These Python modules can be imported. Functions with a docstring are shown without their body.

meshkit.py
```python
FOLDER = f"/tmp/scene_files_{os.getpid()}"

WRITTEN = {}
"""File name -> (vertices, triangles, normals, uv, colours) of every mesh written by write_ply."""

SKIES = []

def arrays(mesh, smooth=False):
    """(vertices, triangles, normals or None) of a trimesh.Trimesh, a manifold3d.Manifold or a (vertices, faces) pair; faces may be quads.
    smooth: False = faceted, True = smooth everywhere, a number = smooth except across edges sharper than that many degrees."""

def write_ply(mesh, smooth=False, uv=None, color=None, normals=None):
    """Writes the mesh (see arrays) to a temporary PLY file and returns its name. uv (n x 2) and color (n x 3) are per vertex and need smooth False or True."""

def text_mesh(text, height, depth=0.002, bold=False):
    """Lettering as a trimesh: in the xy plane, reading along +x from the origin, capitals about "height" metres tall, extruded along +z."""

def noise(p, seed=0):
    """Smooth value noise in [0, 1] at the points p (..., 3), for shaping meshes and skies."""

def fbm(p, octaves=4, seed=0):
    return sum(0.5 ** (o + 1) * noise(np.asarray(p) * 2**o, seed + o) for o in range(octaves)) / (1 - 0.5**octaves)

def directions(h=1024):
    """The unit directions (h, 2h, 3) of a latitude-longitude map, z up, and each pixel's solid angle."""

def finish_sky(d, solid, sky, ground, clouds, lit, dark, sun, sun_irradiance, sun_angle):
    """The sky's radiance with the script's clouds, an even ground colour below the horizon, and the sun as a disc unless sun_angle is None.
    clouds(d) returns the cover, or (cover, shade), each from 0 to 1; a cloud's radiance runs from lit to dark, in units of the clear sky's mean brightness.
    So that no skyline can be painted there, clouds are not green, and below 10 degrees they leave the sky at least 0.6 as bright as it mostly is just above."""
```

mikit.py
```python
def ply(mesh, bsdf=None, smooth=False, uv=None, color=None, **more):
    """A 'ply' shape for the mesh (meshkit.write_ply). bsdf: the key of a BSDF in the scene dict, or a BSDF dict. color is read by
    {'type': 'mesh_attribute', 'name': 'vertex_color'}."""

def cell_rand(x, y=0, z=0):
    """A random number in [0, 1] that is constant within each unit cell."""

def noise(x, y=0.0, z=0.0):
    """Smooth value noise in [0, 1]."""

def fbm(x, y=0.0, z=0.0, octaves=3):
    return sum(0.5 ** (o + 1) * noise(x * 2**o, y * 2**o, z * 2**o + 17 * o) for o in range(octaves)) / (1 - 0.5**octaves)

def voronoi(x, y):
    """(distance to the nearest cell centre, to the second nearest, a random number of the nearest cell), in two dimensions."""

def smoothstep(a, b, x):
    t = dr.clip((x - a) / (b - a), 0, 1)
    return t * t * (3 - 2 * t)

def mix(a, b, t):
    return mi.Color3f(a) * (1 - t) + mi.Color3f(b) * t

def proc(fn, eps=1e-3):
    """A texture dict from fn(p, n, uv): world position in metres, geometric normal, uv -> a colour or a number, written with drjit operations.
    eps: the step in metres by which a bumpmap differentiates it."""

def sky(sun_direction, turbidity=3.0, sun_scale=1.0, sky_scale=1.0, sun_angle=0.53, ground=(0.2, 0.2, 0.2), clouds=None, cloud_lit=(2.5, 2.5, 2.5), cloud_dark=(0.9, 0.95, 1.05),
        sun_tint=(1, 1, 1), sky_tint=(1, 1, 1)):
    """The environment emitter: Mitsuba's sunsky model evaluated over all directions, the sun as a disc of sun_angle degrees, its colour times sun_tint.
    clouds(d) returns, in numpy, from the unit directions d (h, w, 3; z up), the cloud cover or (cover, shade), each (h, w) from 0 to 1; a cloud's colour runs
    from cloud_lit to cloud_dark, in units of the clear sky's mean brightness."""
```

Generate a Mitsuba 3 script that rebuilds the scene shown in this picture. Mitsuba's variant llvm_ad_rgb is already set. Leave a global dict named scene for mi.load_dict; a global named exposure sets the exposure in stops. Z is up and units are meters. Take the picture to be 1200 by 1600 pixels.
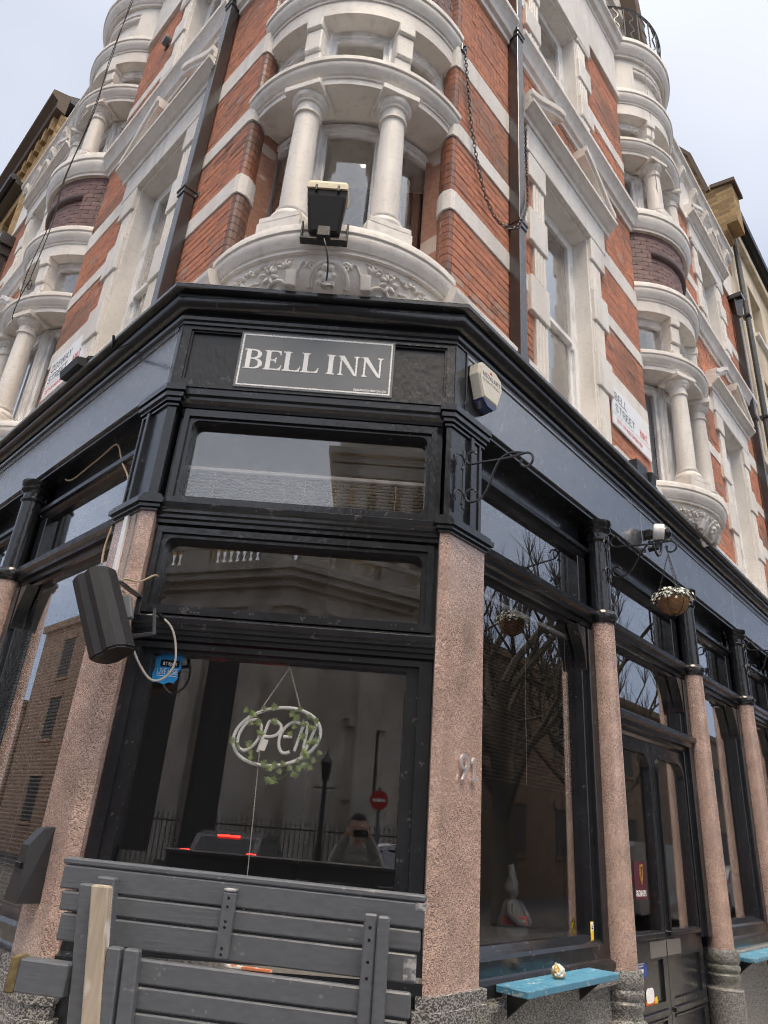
import math, numpy as np, trimesh, shapely, drjit as dr, mitsuba as mi, mikit, meshkit
from shapely.geometry import Polygon, LineString, Point, box as sbox
from shapely.ops import unary_union
from shapely import affinity
import manifold3d as m3
rng = np.random.default_rng(7)
scene = {'type': 'scene'}
labels = {}
T = mi.ScalarTransform4f
# ------------------------------------------------------------------ camera, sky, exposure
CAM = np.array([0.0, -4.0, 1.6])
YAW, PITCH, ROLL, FPX = math.radians(-.09), math.radians(24.15), math.radians(-4.365), 1109.0
_f = np.array([math.sin(YAW)*math.cos(PITCH), math.cos(YAW)*math.cos(PITCH), math.sin(PITCH)])
_r0 = np.array([math.cos(YAW), -math.sin(YAW), 0]); _d0 = -np.cross(_r0, _f)
_down = -_r0*math.sin(ROLL) + _d0*math.cos(ROLL)
scene['camera'] = {'type': 'perspective', 'fov': math.degrees(2*math.atan(600/FPX)), 'fov_axis': 'x', 'near_clip': 0.05, 'far_clip': 600.0,
                   'to_world': T().look_at(origin=CAM.tolist(), target=(CAM+_f).tolist(), up=(-_down).tolist())}
SUN = np.array([.08, -.44, .95]); SUN = SUN/np.linalg.norm(SUN)

def clouds(d):
    p = d/np.maximum(d[..., 2:3] + .35, .12)
    n = meshkit.fbm(p*np.array([1.3, 1.3, .6]), 5, 3)
    g = d @ SUN                                             # thin overcast scatters forward, so it is brightest about the sun
    n2 = meshkit.fbm(p*np.array([.8, .8, .5]) + 9, 4, 8)
    cover = np.clip(.80 + .55*(n2-.42), .45, 1)
    shade = np.clip(1.02 - .68*g + 1.3*(n-.5), 0, 1)
    return cover, shade
scene['sky'] = mikit.sky(SUN.tolist(), turbidity=3, sun_scale=.52, sun_angle=30, sky_scale=1.0, clouds=clouds, cloud_lit=(3.7, 3.7, 3.75), cloud_dark=(1.05, 1.18, 1.48), ground=(.16, .16, .16), sun_tint=(1, .98, .96))
exposure = 2.25
# ------------------------------------------------------------------ materials
N, FBM, SS, MIX = mikit.noise, mikit.fbm, mikit.smoothstep, mikit.mix
def mat(name, **kw):
    scene[name] = {'type': 'twosided', 'bsdf': kw} if kw.get('type') not in ('thindielectric', 'dielectric', 'principledthin') else kw
def P(base, rough=.5, metallic=0.0, spec=.5, **kw):
    if not isinstance(base, dict): base = {'type': 'rgb', 'value': list(base)}
    return dict(type='principled', base_color=base, roughness=rough, metallic=metallic, specular=spec, **kw)
def PE_(base, rough, eta, **kw):
    if not isinstance(base, dict): base = {'type': 'rgb', 'value': list(base)}
    return dict(type='principled', base_color=base, roughness=rough, eta=eta, **kw)
def bump(b, fn, scale, eps=1.5e-3):
    return dict(type='bumpmap', arbitrary=mikit.proc(fn, eps), scale=scale, bsdf=b)
def m_(name, b): scene[name] = {'type': 'twosided', 'bsdf': b}

def black_c(p, n, uv):
    a = FBM(p.x*7, p.y*7, p.z*3, 3); b = N(p.x*70, p.y*70, p.z*40)
    worn = SS(.74, .8, N(p.x*23, p.y*23, p.z*17)*.55+N(p.x*90, p.y*90, p.z*60)*.45)
    return MIX(MIX((.007, .008, .010), (.018, .020, .025), a*.8+b*.2), (.13, .125, .12), worn*.4)
def black_r(p, n, uv): return .10 + .16*FBM(p.x*9, p.y*9, p.z*9, 2)
def brush(p, n, uv): return FBM(p.x*55, p.y*55, p.z*22, 2) + .6*N(p.x*9, p.y*9, p.z*9)
m_('black_paint', bump(PE_(mikit.proc(black_c), mikit.proc(black_r), 1.62), brush, .0011))
def fascia_c(p, n, uv):
    w = SS(.70, .76, N(p.x*16, p.y*16, p.z*9)*.5+N(p.x*75, p.y*75, p.z*30)*.5)
    return MIX(MIX((.018, .019, .023), (.04, .042, .048), FBM(p.x*5, p.y*5, p.z*5, 3)), (.13, .12, .12), w*.5)
m_('panel_paint', bump(PE_(mikit.proc(black_c), .34, 1.5), brush, .002))
m_('fascia_paint', bump(PE_(mikit.proc(fascia_c), .18, 3.3), brush, .0011))
def stone_c(p, n, uv):
    a = FBM(p.x*2.2, p.y*2.2, p.z*1.3, 3); st = N(p.x*11, p.y*11, p.z*1.6)
    d = SS(.60, .78, N(p.x*38, p.y*38, p.z*38))
    run = SS(.62, .80, N(p.x*19+3, p.y*19, p.z*.9)*.6+N(p.x*5, p.y*5, p.z*2.5)*.4)
    c = MIX(MIX((.74, .72, .69), (.63, .60, .56), SS(.3, .75, a*.7+st*.3)), (.46, .42, .38), d*.2)
    return MIX(c, (.40, .38, .35), run*.26)
m_('white_stone', P(mikit.proc(stone_c), .55, spec=.35))
m_('carved_stone', P(mikit.proc(stone_c), .55, spec=.3))
def gloss_c(p, n, uv): return MIX((.74, .75, .76), (.52, .52, .52), SS(.45, .8, FBM(p.x*9, p.y*9, p.z*5, 3)))
m_('white_paint', P(mikit.proc(gloss_c), .3, spec=.5))
def brick_c(p, n, uv):
    t = uv.x
    c = MIX((.50, .215, .135), (.44, .195, .13), SS(.0, .5, t)); c = MIX(c, (.36, .18, .135), SS(.55, .85, t))
    c = MIX(c, (.38, .26, .21), SS(.86, .93, t)); c = MIX(c, (.24, .13, .10), SS(.965, .99, t))
    a = FBM(p.x*26, p.y*26, p.z*26, 3); s = FBM(p.x*1.1+5, p.y*1.1, p.z*1.1, 3)
    c = c*(.66+.62*a); c = MIX(c, (.17, .12, .10), SS(.52, .78, s)*.6)
    return MIX(c, (.55, .47, .42), SS(.80, .86, N(p.x*60, p.y*60, p.z*90))*.3)
m_('red_brick', P(mikit.proc(brick_c), .8, spec=.25))
def mortar_c(p, n, uv):
    w = SS(.60, .66, N(p.x*4.2, p.y*4.2, p.z*6.5)); return MIX(MIX((.30, .15, .10), (.38, .22, .17), N(p.x*40, p.y*40, p.z*40)), (.58, .52, .47), w*.75)
m_('mortar', P(mikit.proc(mortar_c), .9, spec=.2))
def purple_c(p, n, uv):
    c = MIX((.20, .125, .118), (.145, .088, .085), uv.x); a = FBM(p.x*22, p.y*22, p.z*22, 3)
    return c*(.75+.5*a)
m_('purple_brick', P(mikit.proc(purple_c), .6, spec=.4))
m_('purple_roll', P((.115, .075, .072), .5)); m_('purple_mortar', P((.06, .045, .042), .9))
def glazed_c(p, n, uv):
    c = MIX((.26, .10, .06), (.13, .07, .052), SS(.35, .7, FBM(p.x*3, p.y*3, p.z*2.2, 3))); c = c*(.88+.24*uv.x)
    return c*(.8+.4*N(p.x*50, p.y*50, p.z*30))
m_('glazed_brick', P(mikit.proc(glazed_c), .38, spec=.5))
def granite_c(p, n, uv):
    q = N(p.x*215, p.y*215, p.z*215)*.6 + N(p.x*120+7, p.y*120, p.z*120)*.4; r = N(p.x*195+30, p.y*195, p.z*195+9)
    c = MIX((.38, .255, .21), (.59, .46, .40), SS(.46, .68, q)); c = MIX(c, (.10, .08, .075), SS(.62, .72, r)*.85)
    c = c*(.70+.6*FBM(p.x*9, p.y*9, p.z*7, 3)); return MIX(c, (.16, .13, .115), SS(.60, .82, FBM(p.x*6+3, p.y*6, p.z*1.5, 3))*.35)
m_('pink_granite', P(mikit.proc(granite_c), .17, spec=.6))
def grey_granite_c(p, n, uv):
    q = N(p.x*140, p.y*140, p.z*140)*.6 + N(p.x*230+7, p.y*230, p.z*230)*.4
    c = MIX((.07, .07, .07), (.40, .39, .38), SS(.40, .66, q)); g = FBM(p.x*4, p.y*4, p.z*4, 3)
    return MIX(c*.8, (.10, .12, .07), SS(.5, .8, g)*.35)
m_('grey_granite', P(mikit.proc(grey_granite_c), .4, spec=.5))
scene['glass'] = {'type': 'thindielectric', 'int_ior': 1.65}
m_('iron', PE_((.014, .014, .016), .3, 1.7))
m_('pipe_paint', PE_((.020, .017, .018), .27, 1.85))
def bench_c(p, n, uv):
    a = FBM(p.x*30, p.y*8, p.z*60, 3); w = SS(.66, .74, N(p.x*11, p.y*11, p.z*13)*.5+N(p.x*60, p.y*60, p.z*60)*.5)
    return MIX(MIX((.078, .086, .100), (.105, .115, .130), a), (.22, .22, .22), SS(.76, .84, N(p.x*11, p.y*11, p.z*13)*.5+N(p.x*60, p.y*60, p.z*60)*.5)*.5)
m_('grey_bench_paint', bump(P(mikit.proc(bench_c), .36, spec=.6), lambda p, n, uv: FBM(p.x*9, p.y*9, p.z*150, 3)+.5*FBM(p.x*40, p.y*40, p.z*40, 2), .0012))
def worn_c(p, n, uv): return MIX((.34, .34, .35), (.12, .13, .15), SS(.35, .65, FBM(p.x*60, p.y*60, p.z*60, 2)))
m_('worn_paint', P(mikit.proc(worn_c), .6))
def wood_c(p, n, uv):
    g = FBM(p.x*70, p.y*70, p.z*6, 3); w = SS(.56, .62, FBM(p.x*10, p.y*10, p.z*5, 2))
    return MIX(MIX((.42, .36, .29), (.25, .21, .165), g), (.62, .60, .58), w*.7)
m_('bare_wood', P(mikit.proc(wood_c), .75))
def moss_c(p, n, uv): return MIX((.04, .03, .02), (.20, .155, .07), FBM(p.x*60, p.y*60, p.z*60, 3))
m_('moss', P(mikit.proc(moss_c), .95))
def blue_c(p, n, uv): return MIX(MIX((.045, .17, .275), (.09, .25, .36), FBM(p.x*20, p.y*20, p.z*20, 3)), (.32, .36, .38), SS(.66, .74, N(p.x*24, p.y*24, p.z*24)*.6+N(p.x*90, p.y*90, p.z*90)*.4)*.8)
m_('blue_paint', bump(P(mikit.proc(blue_c), .4), lambda p, n, uv: FBM(p.x*14, p.y*60, p.z*60, 2), .002))
m_('sign_grey', P((.15, .165, .18), .4, spec=.4))
m_('sign_white', P((.82, .83, .84), .4)); m_('lettering_white', P((.80, .80, .80), .5))
m_('plate_white', P((.76, .79, .82), .22)); m_('lettering_dark', P((.10, .11, .12), .4)); m_('lettering_red', P((.50, .06, .05), .4))
m_('cream_plastic', P((.62, .585, .50), .4)); m_('cream_top', P((.60, .53, .38), .55)); m_('blue_plastic', P((.03, .045, .12), .2, spec=.6))
m_('black_plastic', P((.02, .02, .022), .42, spec=.45)); m_('dark_gloss', P((.012, .012, .014), .08, spec=.6))
m_('lamp_brown', P((.022, .017, .015), .4)); m_('white_plastic', P((.74, .75, .76), .35)); m_('neon_tube', P((.78, .79, .77), .25))
m_('wire_grey', P((.05, .048, .045), .9, spec=.1)); m_('grey_cable', P((.30, .29, .28), .5)); m_('tan_cable', P((.34, .27, .18), .6)); m_('chrome', P((.80, .80, .82), .38, metallic=.75)); m_('brushed_metal', P((.46, .44, .42), .42, metallic=.9))
m_('leaf_ivy', P((.13, .185, .05), .45)); m_('leaf_dark', P((.05, .075, .03), .5)); m_('petal', dict(type='diffuse', reflectance={'type': 'rgb', 'value': [.84, .84, .80]}))
def coir_c(p, n, uv): return MIX((.11, .055, .025), (.30, .17, .085), FBM(p.x*70, p.y*70, p.z*70, 3))
m_('coir', P(mikit.proc(coir_c), .95))
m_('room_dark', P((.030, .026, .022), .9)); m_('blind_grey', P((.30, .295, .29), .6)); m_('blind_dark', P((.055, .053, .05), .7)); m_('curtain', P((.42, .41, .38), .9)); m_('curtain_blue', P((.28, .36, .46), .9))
m_('board_grey', P((.52, .50, .46), .7)); m_('sticker_blue', P((.02, .24, .56), .35)); m_('sticker_navy', P((.03, .07, .30), .4)); m_('sticker_orange', P((.68, .17, .03), .4)); m_('sticker_yellow', P((.75, .52, .04), .4)); m_('poster_maroon', P((.085, .02, .03), .4))
def torn_c(p, n, uv): return MIX((.62, .58, .55), (.50, .16, .07), SS(.42, .55, N(p.x*45, p.y*45, p.z*90)))
m_('torn_paper', P(mikit.proc(torn_c), .7))
def foil_c(p, n, uv): return MIX((.50, .33, .12), (.74, .71, .64), SS(.48, .54, N(p.x*42, p.y*42, p.z*42+3)))
m_('foil', P(mikit.proc(foil_c), .35, metallic=.35)); m_('gold', P((.55, .33, .10), .35, metallic=.7))
def yb_c(p, n, uv):
    h = p.y*n.x-p.x*n.y; row = dr.floor(p.z/.075); x = h/.22 + .5*(row - 2*dr.floor(row/2)); r = mikit.cell_rand(dr.floor(x), row, 3)
    fx = x-dr.floor(x); fz = p.z/.075-row; j = dr.maximum(SS(.93, .97, fx), SS(.86, .93, fz))
    c = MIX((.42, .29, .135), (.22, .14, .07), r); c = MIX(c, (.10, .075, .05), SS(.55, .8, FBM(p.x*1.5, p.y*1.5, p.z*1.5, 3))*.6)
    return MIX(c*(.8+.4*N(p.x*30, p.y*30, p.z*30)), (.20, .16, .11), j*.7)
m_('yellow_brick', P(mikit.proc(yb_c), .9))
def rb_c(p, n, uv):
    h = p.y*n.x-p.x*n.y; row = dr.floor(p.z/.08); x = h/.22 + .5*(row - 2*dr.floor(row/2)); r = mikit.cell_rand(dr.floor(x), row, 5)
    fx = x-dr.floor(x); fz = p.z/.08-row; j = dr.maximum(SS(.92, .97, fx), SS(.84, .93, fz))
    return MIX(MIX((.20, .135, .09), (.12, .085, .06), r), (.18, .15, .12), j*.7)
m_('street_brick', P(mikit.proc(rb_c), .9))
def pb_c(p, n, uv): return rb_c(p, n, uv)*2.1+mi.Color3f(.05, .02, .015)
m_('pink_brick', P(mikit.proc(pb_c), .9))
def render_c(p, n, uv): return MIX((.60, .53, .41), (.44, .38, .29), SS(.35, .7, FBM(p.x*3, p.y*3, p.z*1.2, 3)))
m_('cream_render', P(mikit.proc(render_c), .85))
def ch_c(p, n, uv): return MIX((.68, .615, .51), (.44, .39, .32), SS(.3, .75, FBM(p.x*1.2, p.y*1.2, p.z*.6, 4)))
m_('church_stone', P(mikit.proc(ch_c), .9)); m_('church_dark', P((.06, .055, .05), .8))
m_('eaves_brown', P((.10, .07, .05), .7)); m_('slate', P((.09, .09, .10), .7)); m_('bark', P((.055, .05, .042), .9))
m_('asphalt', P((.05, .05, .052), .9))
def pave_c(p, n, uv):
    x = p.x/.9; y = p.y/.6; r = mikit.cell_rand(dr.floor(x), dr.floor(y)); j = dr.maximum(SS(.97, .985, x-dr.floor(x)), SS(.96, .98, y-dr.floor(y)))
    return MIX(MIX((.30, .29, .27), (.22, .21, .20), r), (.10, .10, .09), j)
m_('paving', P(mikit.proc(pave_c), .9)); m_('kerb_stone', P((.24, .23, .22), .85))
m_('car_grey', P((.10, .105, .12), .3, metallic=.5, clearcoat=1.0)); m_('car_blue', P((.58, .62, .68), .25, clearcoat=1.0)); m_('car_black', P((.02, .02, .024), .25, clearcoat=1.0)); m_('van_grey', P((.12, .125, .14), .35, clearcoat=1.0)); m_('tyre', P((.02, .02, .02), .9))
m_('car_glass', P((.01, .012, .015), .06, spec=.8)); m_('skin', P((.42, .25, .18), .55)); m_('hair', P((.03, .022, .018), .6)); m_('coat', P((.30, .29, .27), .85)); m_('trousers', P((.03, .033, .045), .9)); m_('shoe', P((.03, .025, .02), .5))
scene['tail_light'] = {'type': 'twosided', 'bsdf': P((.5, .01, .01), .2)}
m_('red_sign', P((.55, .02, .02), .4)); m_('statue_grey', P((.06, .06, .062), .45)); m_('red_cloth', P((.22, .02, .02), .8))

# ------------------------------------------------------------------ frames and mesh helpers
AR, AL = math.radians(48.17), math.radians(46.5)
class Fr:
    def __init__(s, O, u, n):
        s.O = np.array([O[0], O[1], O[2] if len(O) > 2 else 0.0]); s.u = np.array([u[0], u[1], 0.0]); s.n = np.array([n[0], n[1], 0.0])
        s.A = np.stack([s.u, s.n, [0, 0, 1.0]], 1); s.flip = np.linalg.det(s.A) < 0
    def __call__(s, m):
        V, F = m; V = np.asarray(V) @ s.A.T + s.O
        return V, (np.asarray(F)[:, ::-1] if s.flip else np.asarray(F))
    def pt(s, a, o, z): return s.O + a*s.u + o*s.n + np.array([0, 0, z])
    def at(s, a, o=0, z=0): return Fr(s.pt(a, o, z), s.u, s.n)
CL, CR = (-1.485, 0, 0), (.405, 0, 0)
EL, ER = (-1.38, .12, 0), (.362, .12, 0)
uR, nR = (math.cos(AR), math.sin(AR)), (math.sin(AR), -math.cos(AR))
uL, nL = (-math.cos(AL), math.sin(AL)), (-math.sin(AL), -math.cos(AL))
SR, UR, SL, UL = Fr(CR, uR, nR), Fr(ER, uR, nR), Fr(CL, uL, nL), Fr(EL, uL, nL)
CH = Fr((0, 0, 0), (1, 0), (0, -1))
W0 = Fr((0, 0, 0), (1, 0), (0, 1))

def cat(ms):
    ms = [m for m in ms if m is not None and len(m[0])]
    Vs, Fs, k = [], [], 0
    for V, F in ms: Vs.append(np.asarray(V, float)); Fs.append(np.asarray(F, int)+k); k += len(V)
    return np.vstack(Vs), np.vstack(Fs)
_BF = np.array([[0,2,1],[0,3,2],[4,5,6],[4,6,7],[0,1,5],[0,5,4],[1,2,6],[1,6,5],[2,3,7],[2,7,6],[3,0,4],[3,4,7]])
def box(x0, x1, y0, y1, z0, z1):
    x0, x1 = min(x0, x1), max(x0, x1); y0, y1 = min(y0, y1), max(y0, y1); z0, z1 = min(z0, z1), max(z0, z1)
    return np.array([[x0,y0,z0],[x1,y0,z0],[x1,y1,z0],[x0,y1,z0],[x0,y0,z1],[x1,y0,z1],[x1,y1,z1],[x0,y1,z1]], float), _BF
def tri(tm): return np.array(tm.vertices), np.array(tm.faces)
def fix(m):
    V, F = m; a, b, c = V[F[:,0]], V[F[:,1]], V[F[:,2]]
    return (V, F[:, ::-1]) if np.einsum('ij,ij->i', a, np.cross(b, c)).sum() < 0 else (V, F)
_cache = {}
def cbox(x0, x1, y0, y1, z0, z1, c=.006):
    x0, x1 = min(x0, x1), max(x0, x1); y0, y1 = min(y0, y1), max(y0, y1); z0, z1 = min(z0, z1), max(z0, z1)
    c = min(c, (x1-x0)*.3, (y1-y0)*.3, (z1-z0)*.3)
    pts = []
    for sx in (0, 1):
        for sy in (0, 1):
            for sz in (0, 1):
                for k in range(3):
                    q = [(x0, x1)[sx]+(c if not sx else -c), (y0, y1)[sy]+(c if not sy else -c), (z0, z1)[sz]+(c if not sz else -c)]
                    q[k] = ((x0, x1)[sx], (y0, y1)[sy], (z0, z1)[sz])[k]; pts.append(q)
    V = np.array(pts)
    if 'cb' not in _cache:
        ref = []
        for sx in (0, 1):
            for sy in (0, 1):
                for sz in (0, 1):
                    for k in range(3):
                        q = [(-1, 1)[sx]*.8, (-1, 1)[sy]*.8, (-1, 1)[sz]*.8]; q[k] = (-1, 1)[(sx, sy, sz)[k]]; ref.append(q)
        h = trimesh.convex.convex_hull(np.array(ref), qhull_options='QbB Pp Qt')
        ref = np.array(ref); idx = [int(np.argmin(((ref-v)**2).sum(1))) for v in h.vertices]
        _cache['cb'] = fix((ref, np.array(idx)[h.faces]))[1]
    return V, _cache['cb']
def polys(p): return [g for g in getattr(p, 'geoms', [p]) if g.geom_type == 'Polygon' and g.area > 1e-9]
def plan(p, z0, z1):
    out = []
    for g in polys(p):
        V, F = tri(trimesh.creation.extrude_polygon(g, z1-z0, engine='earcut')); V[:, 2] += z0; out.append((V, F))
    return cat(out)
def slab(p, o0, o1):                     # polygon in (s, z), thickness along o
    V, F = plan(p, o0, o1)
    return V[:, [0, 2, 1]], F[:, ::-1]
def side(p, s0, s1):                     # polygon in (o, z), length along s
    V, F = plan(p, s0, s1)
    return V[:, [2, 0, 1]], F
def lathe(prof, n=24, x=0, y=0, a0=0, a1=2*math.pi):
    prof = np.array(prof, float); full = abs(a1-a0-2*math.pi) < 1e-6
    k = n if full else n+1; th = a0+(a1-a0)*np.arange(k)/n
    V = np.stack([x+prof[None, :, 0]*np.cos(th)[:, None], y+prof[None, :, 0]*np.sin(th)[:, None], np.broadcast_to(prof[None, :, 1], (k, len(prof)))], -1).reshape(-1, 3)
    m = len(prof); F = []
    for i in range(n):
        j = (i+1) % k
        for q in range(m-1): a, b, c, d = i*m+q, j*m+q, j*m+q+1, i*m+q+1; F += [[a, b, c], [a, c, d]]
    return V, np.array(F)
def sweep_path(pts, prof, closed_prof=True):   # mitred sweep of (out, z) along a plan polyline; out is to the right of travel
    pts = np.array(pts, float); d = np.diff(pts, axis=0); d /= np.linalg.norm(d, axis=1, keepdims=True); nn = np.stack([d[:, 1], -d[:, 0]], 1)
    offs = [nn[0]] + [(nn[i]+nn[i+1])/(1+nn[i]@nn[i+1]) for i in range(len(nn)-1)] + [nn[-1]]
    prof = np.array(prof, float); m = len(prof)
    V = np.array([[*(p+o*q[0]), q[1]] for p, o in zip(pts, offs) for q in prof]); F = []
    for i in range(len(pts)-1):
        for q in range(m if closed_prof else m-1):
            a, b = i*m+q, i*m+(q+1) % m; F += [[a, b, b+m], [a, b+m, a+m]]
    if closed_prof:
        capp = tri(trimesh.creation.extrude_polygon(Polygon(prof), 1, engine='earcut'))
        from mapbox_earcut import triangulate_float64 as tf
        t = np.array(tf(prof.astype(np.float64), np.array([m], np.uint32))).reshape(-1, 3)
        F += t.tolist() + (t[:, ::-1]+(len(pts)-1)*m).tolist()
    V, F = V, np.array(F)
    vol = np.einsum('ij,ij->i', V[F[:,0]]-V[0], np.cross(V[F[:,1]]-V[0], V[F[:,2]]-V[0])).sum()
    return (V, F) if vol > 0 else (V, F[:, ::-1])
def arcring(prof, R, oc, th, n=32):            # closed (dr, z) profile swept about (0, oc); th = half angle
    pts = [(R*0, 0)]
    prof = np.array(prof, float); m = len(prof); a = np.linspace(-th, th, n+1)
    V = np.array([[(R+q[0])*math.sin(t), oc+(R+q[0])*math.cos(t), q[1]] for t in a for q in prof]); F = []
    for i in range(n):
        for q in range(m):
            u, v = i*m+q, i*m+(q+1) % m; F += [[u, v, v+m], [u, v+m, u+m]]
    F = np.array(F)
    from mapbox_earcut import triangulate_float64 as tf
    t = np.array(tf(prof.astype(np.float64), np.array([m], np.uint32))).reshape(-1, 3)
    F = np.vstack([F, t, t[:, ::-1]+n*m])
    c = V-V.mean(0); vol = np.einsum('ij,ij->i', c[F[:n*2*m,0]], np.cross(c[F[:n*2*m,1]], c[F[:n*2*m,2]])).sum()
    return (V, F) if vol > 0 else (V, F[:, ::-1])
def tube(pts, r, sides=8, closed=False):
    p = np.array(pts, float); k = len(p)
    t = (np.roll(p, -1, 0)-np.roll(p, 1, 0)) if closed else np.gradient(p, axis=0)
    t /= np.linalg.norm(t, axis=1, keepdims=True)+1e-12
    a = np.cross(t[0], [0, 0, 1.0] if abs(t[0][2]) < .9 else [1.0, 0, 0]); a /= np.linalg.norm(a); A = [a]
    for i in range(1, k):
        a = A[-1]-t[i]*(A[-1]@t[i]); A.append(a/np.linalg.norm(a))
    A = np.array(A); B = np.cross(t, A); th = np.arange(sides)*2*math.pi/sides; rr = np.broadcast_to(r, (k,))
    V = (p[:, None]+rr[:, None, None]*(np.cos(th)[None, :, None]*A[:, None]+np.sin(th)[None, :, None]*B[:, None])).reshape(-1, 3); F = []
    for i in range(k if closed else k-1):
        for j in range(sides):
            q, w = i*sides+j, i*sides+(j+1) % sides; e, f = ((i+1) % k)*sides+j, ((i+1) % k)*sides+(j+1) % sides; F += [[q, w, f], [q, f, e]]
    if not closed:
        V = np.vstack([V, p[:1], p[-1:]]); c0, c1 = len(V)-2, len(V)-1
        for j in range(sides): F += [[c0, (j+1) % sides, j], [c1, (k-1)*sides+j, (k-1)*sides+(j+1) % sides]]
    return V, np.array(F)
def spline(pts, n=40):
    from scipy.interpolate import splprep, splev
    p = np.array(pts, float); k = min(3, len(p)-1); tck, _ = splprep(p.T, s=0, k=k); return np.array(splev(np.linspace(0, 1, n), tck)).T
def barp(p0, p1, w, h, upv=(0, 0, 1)):         # bar with a w x h section from p0 to p1
    p0, p1 = np.array(p0, float), np.array(p1, float); t = p1-p0; L = np.linalg.norm(t); t /= L; up = np.array(upv, float)
    x = np.cross(t, up); x /= np.linalg.norm(x); y = np.cross(x, t)
    V, F = cbox(-w/2, w/2, -h/2, h/2, 0, L, min(w, h)*.12); V = p0+V[:, :1]*x+V[:, 1:2]*y+V[:, 2:]*t
    return V, (F if np.dot(np.cross(x, y), t) > 0 else F[:, ::-1])
def sphere(c, r, sub=2, sc=(1, 1, 1)):
    s = trimesh.creation.icosphere(sub, 1.0); return np.array(s.vertices)*r*np.array(sc)+np.array(c), np.array(s.faces)
def rrect(x0, x1, z0, z1, r, corners='all'):
    if corners == 'all': return sbox(x0+r, z0+r, x1-r, z1-r).buffer(r, quad_segs=6)
    top = sbox(x0+r, z0+r, x1-r, z1-r).buffer(r, quad_segs=6); return top.union(sbox(x0, z0, x1, z1-r*1.2))
def text(s, h, depth=.002, bold=False):
    V, F = tri(meshkit.text_mesh(s, h, depth, bold)); return V, F
def txt(s, fr, x0, z0, h, o, w=None, depth=.003, bold=False, mirror=False):    # lettering in the plane of frame fr, its base at z0, from x0 on
    V, F = text(s, h, depth, bold); wid = V[:, 0].max()-V[:, 0].min(); V = V.copy(); V[:, 0] -= V[:, 0].min()
    if w: V[:, 0] *= w/wid
    if mirror: V[:, 0] = -V[:, 0]
    L = np.stack([x0+V[:, 0], o+V[:, 2], z0+V[:, 1]], 1)
    return fr((L, F[:, ::-1] if not mirror else F))

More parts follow.
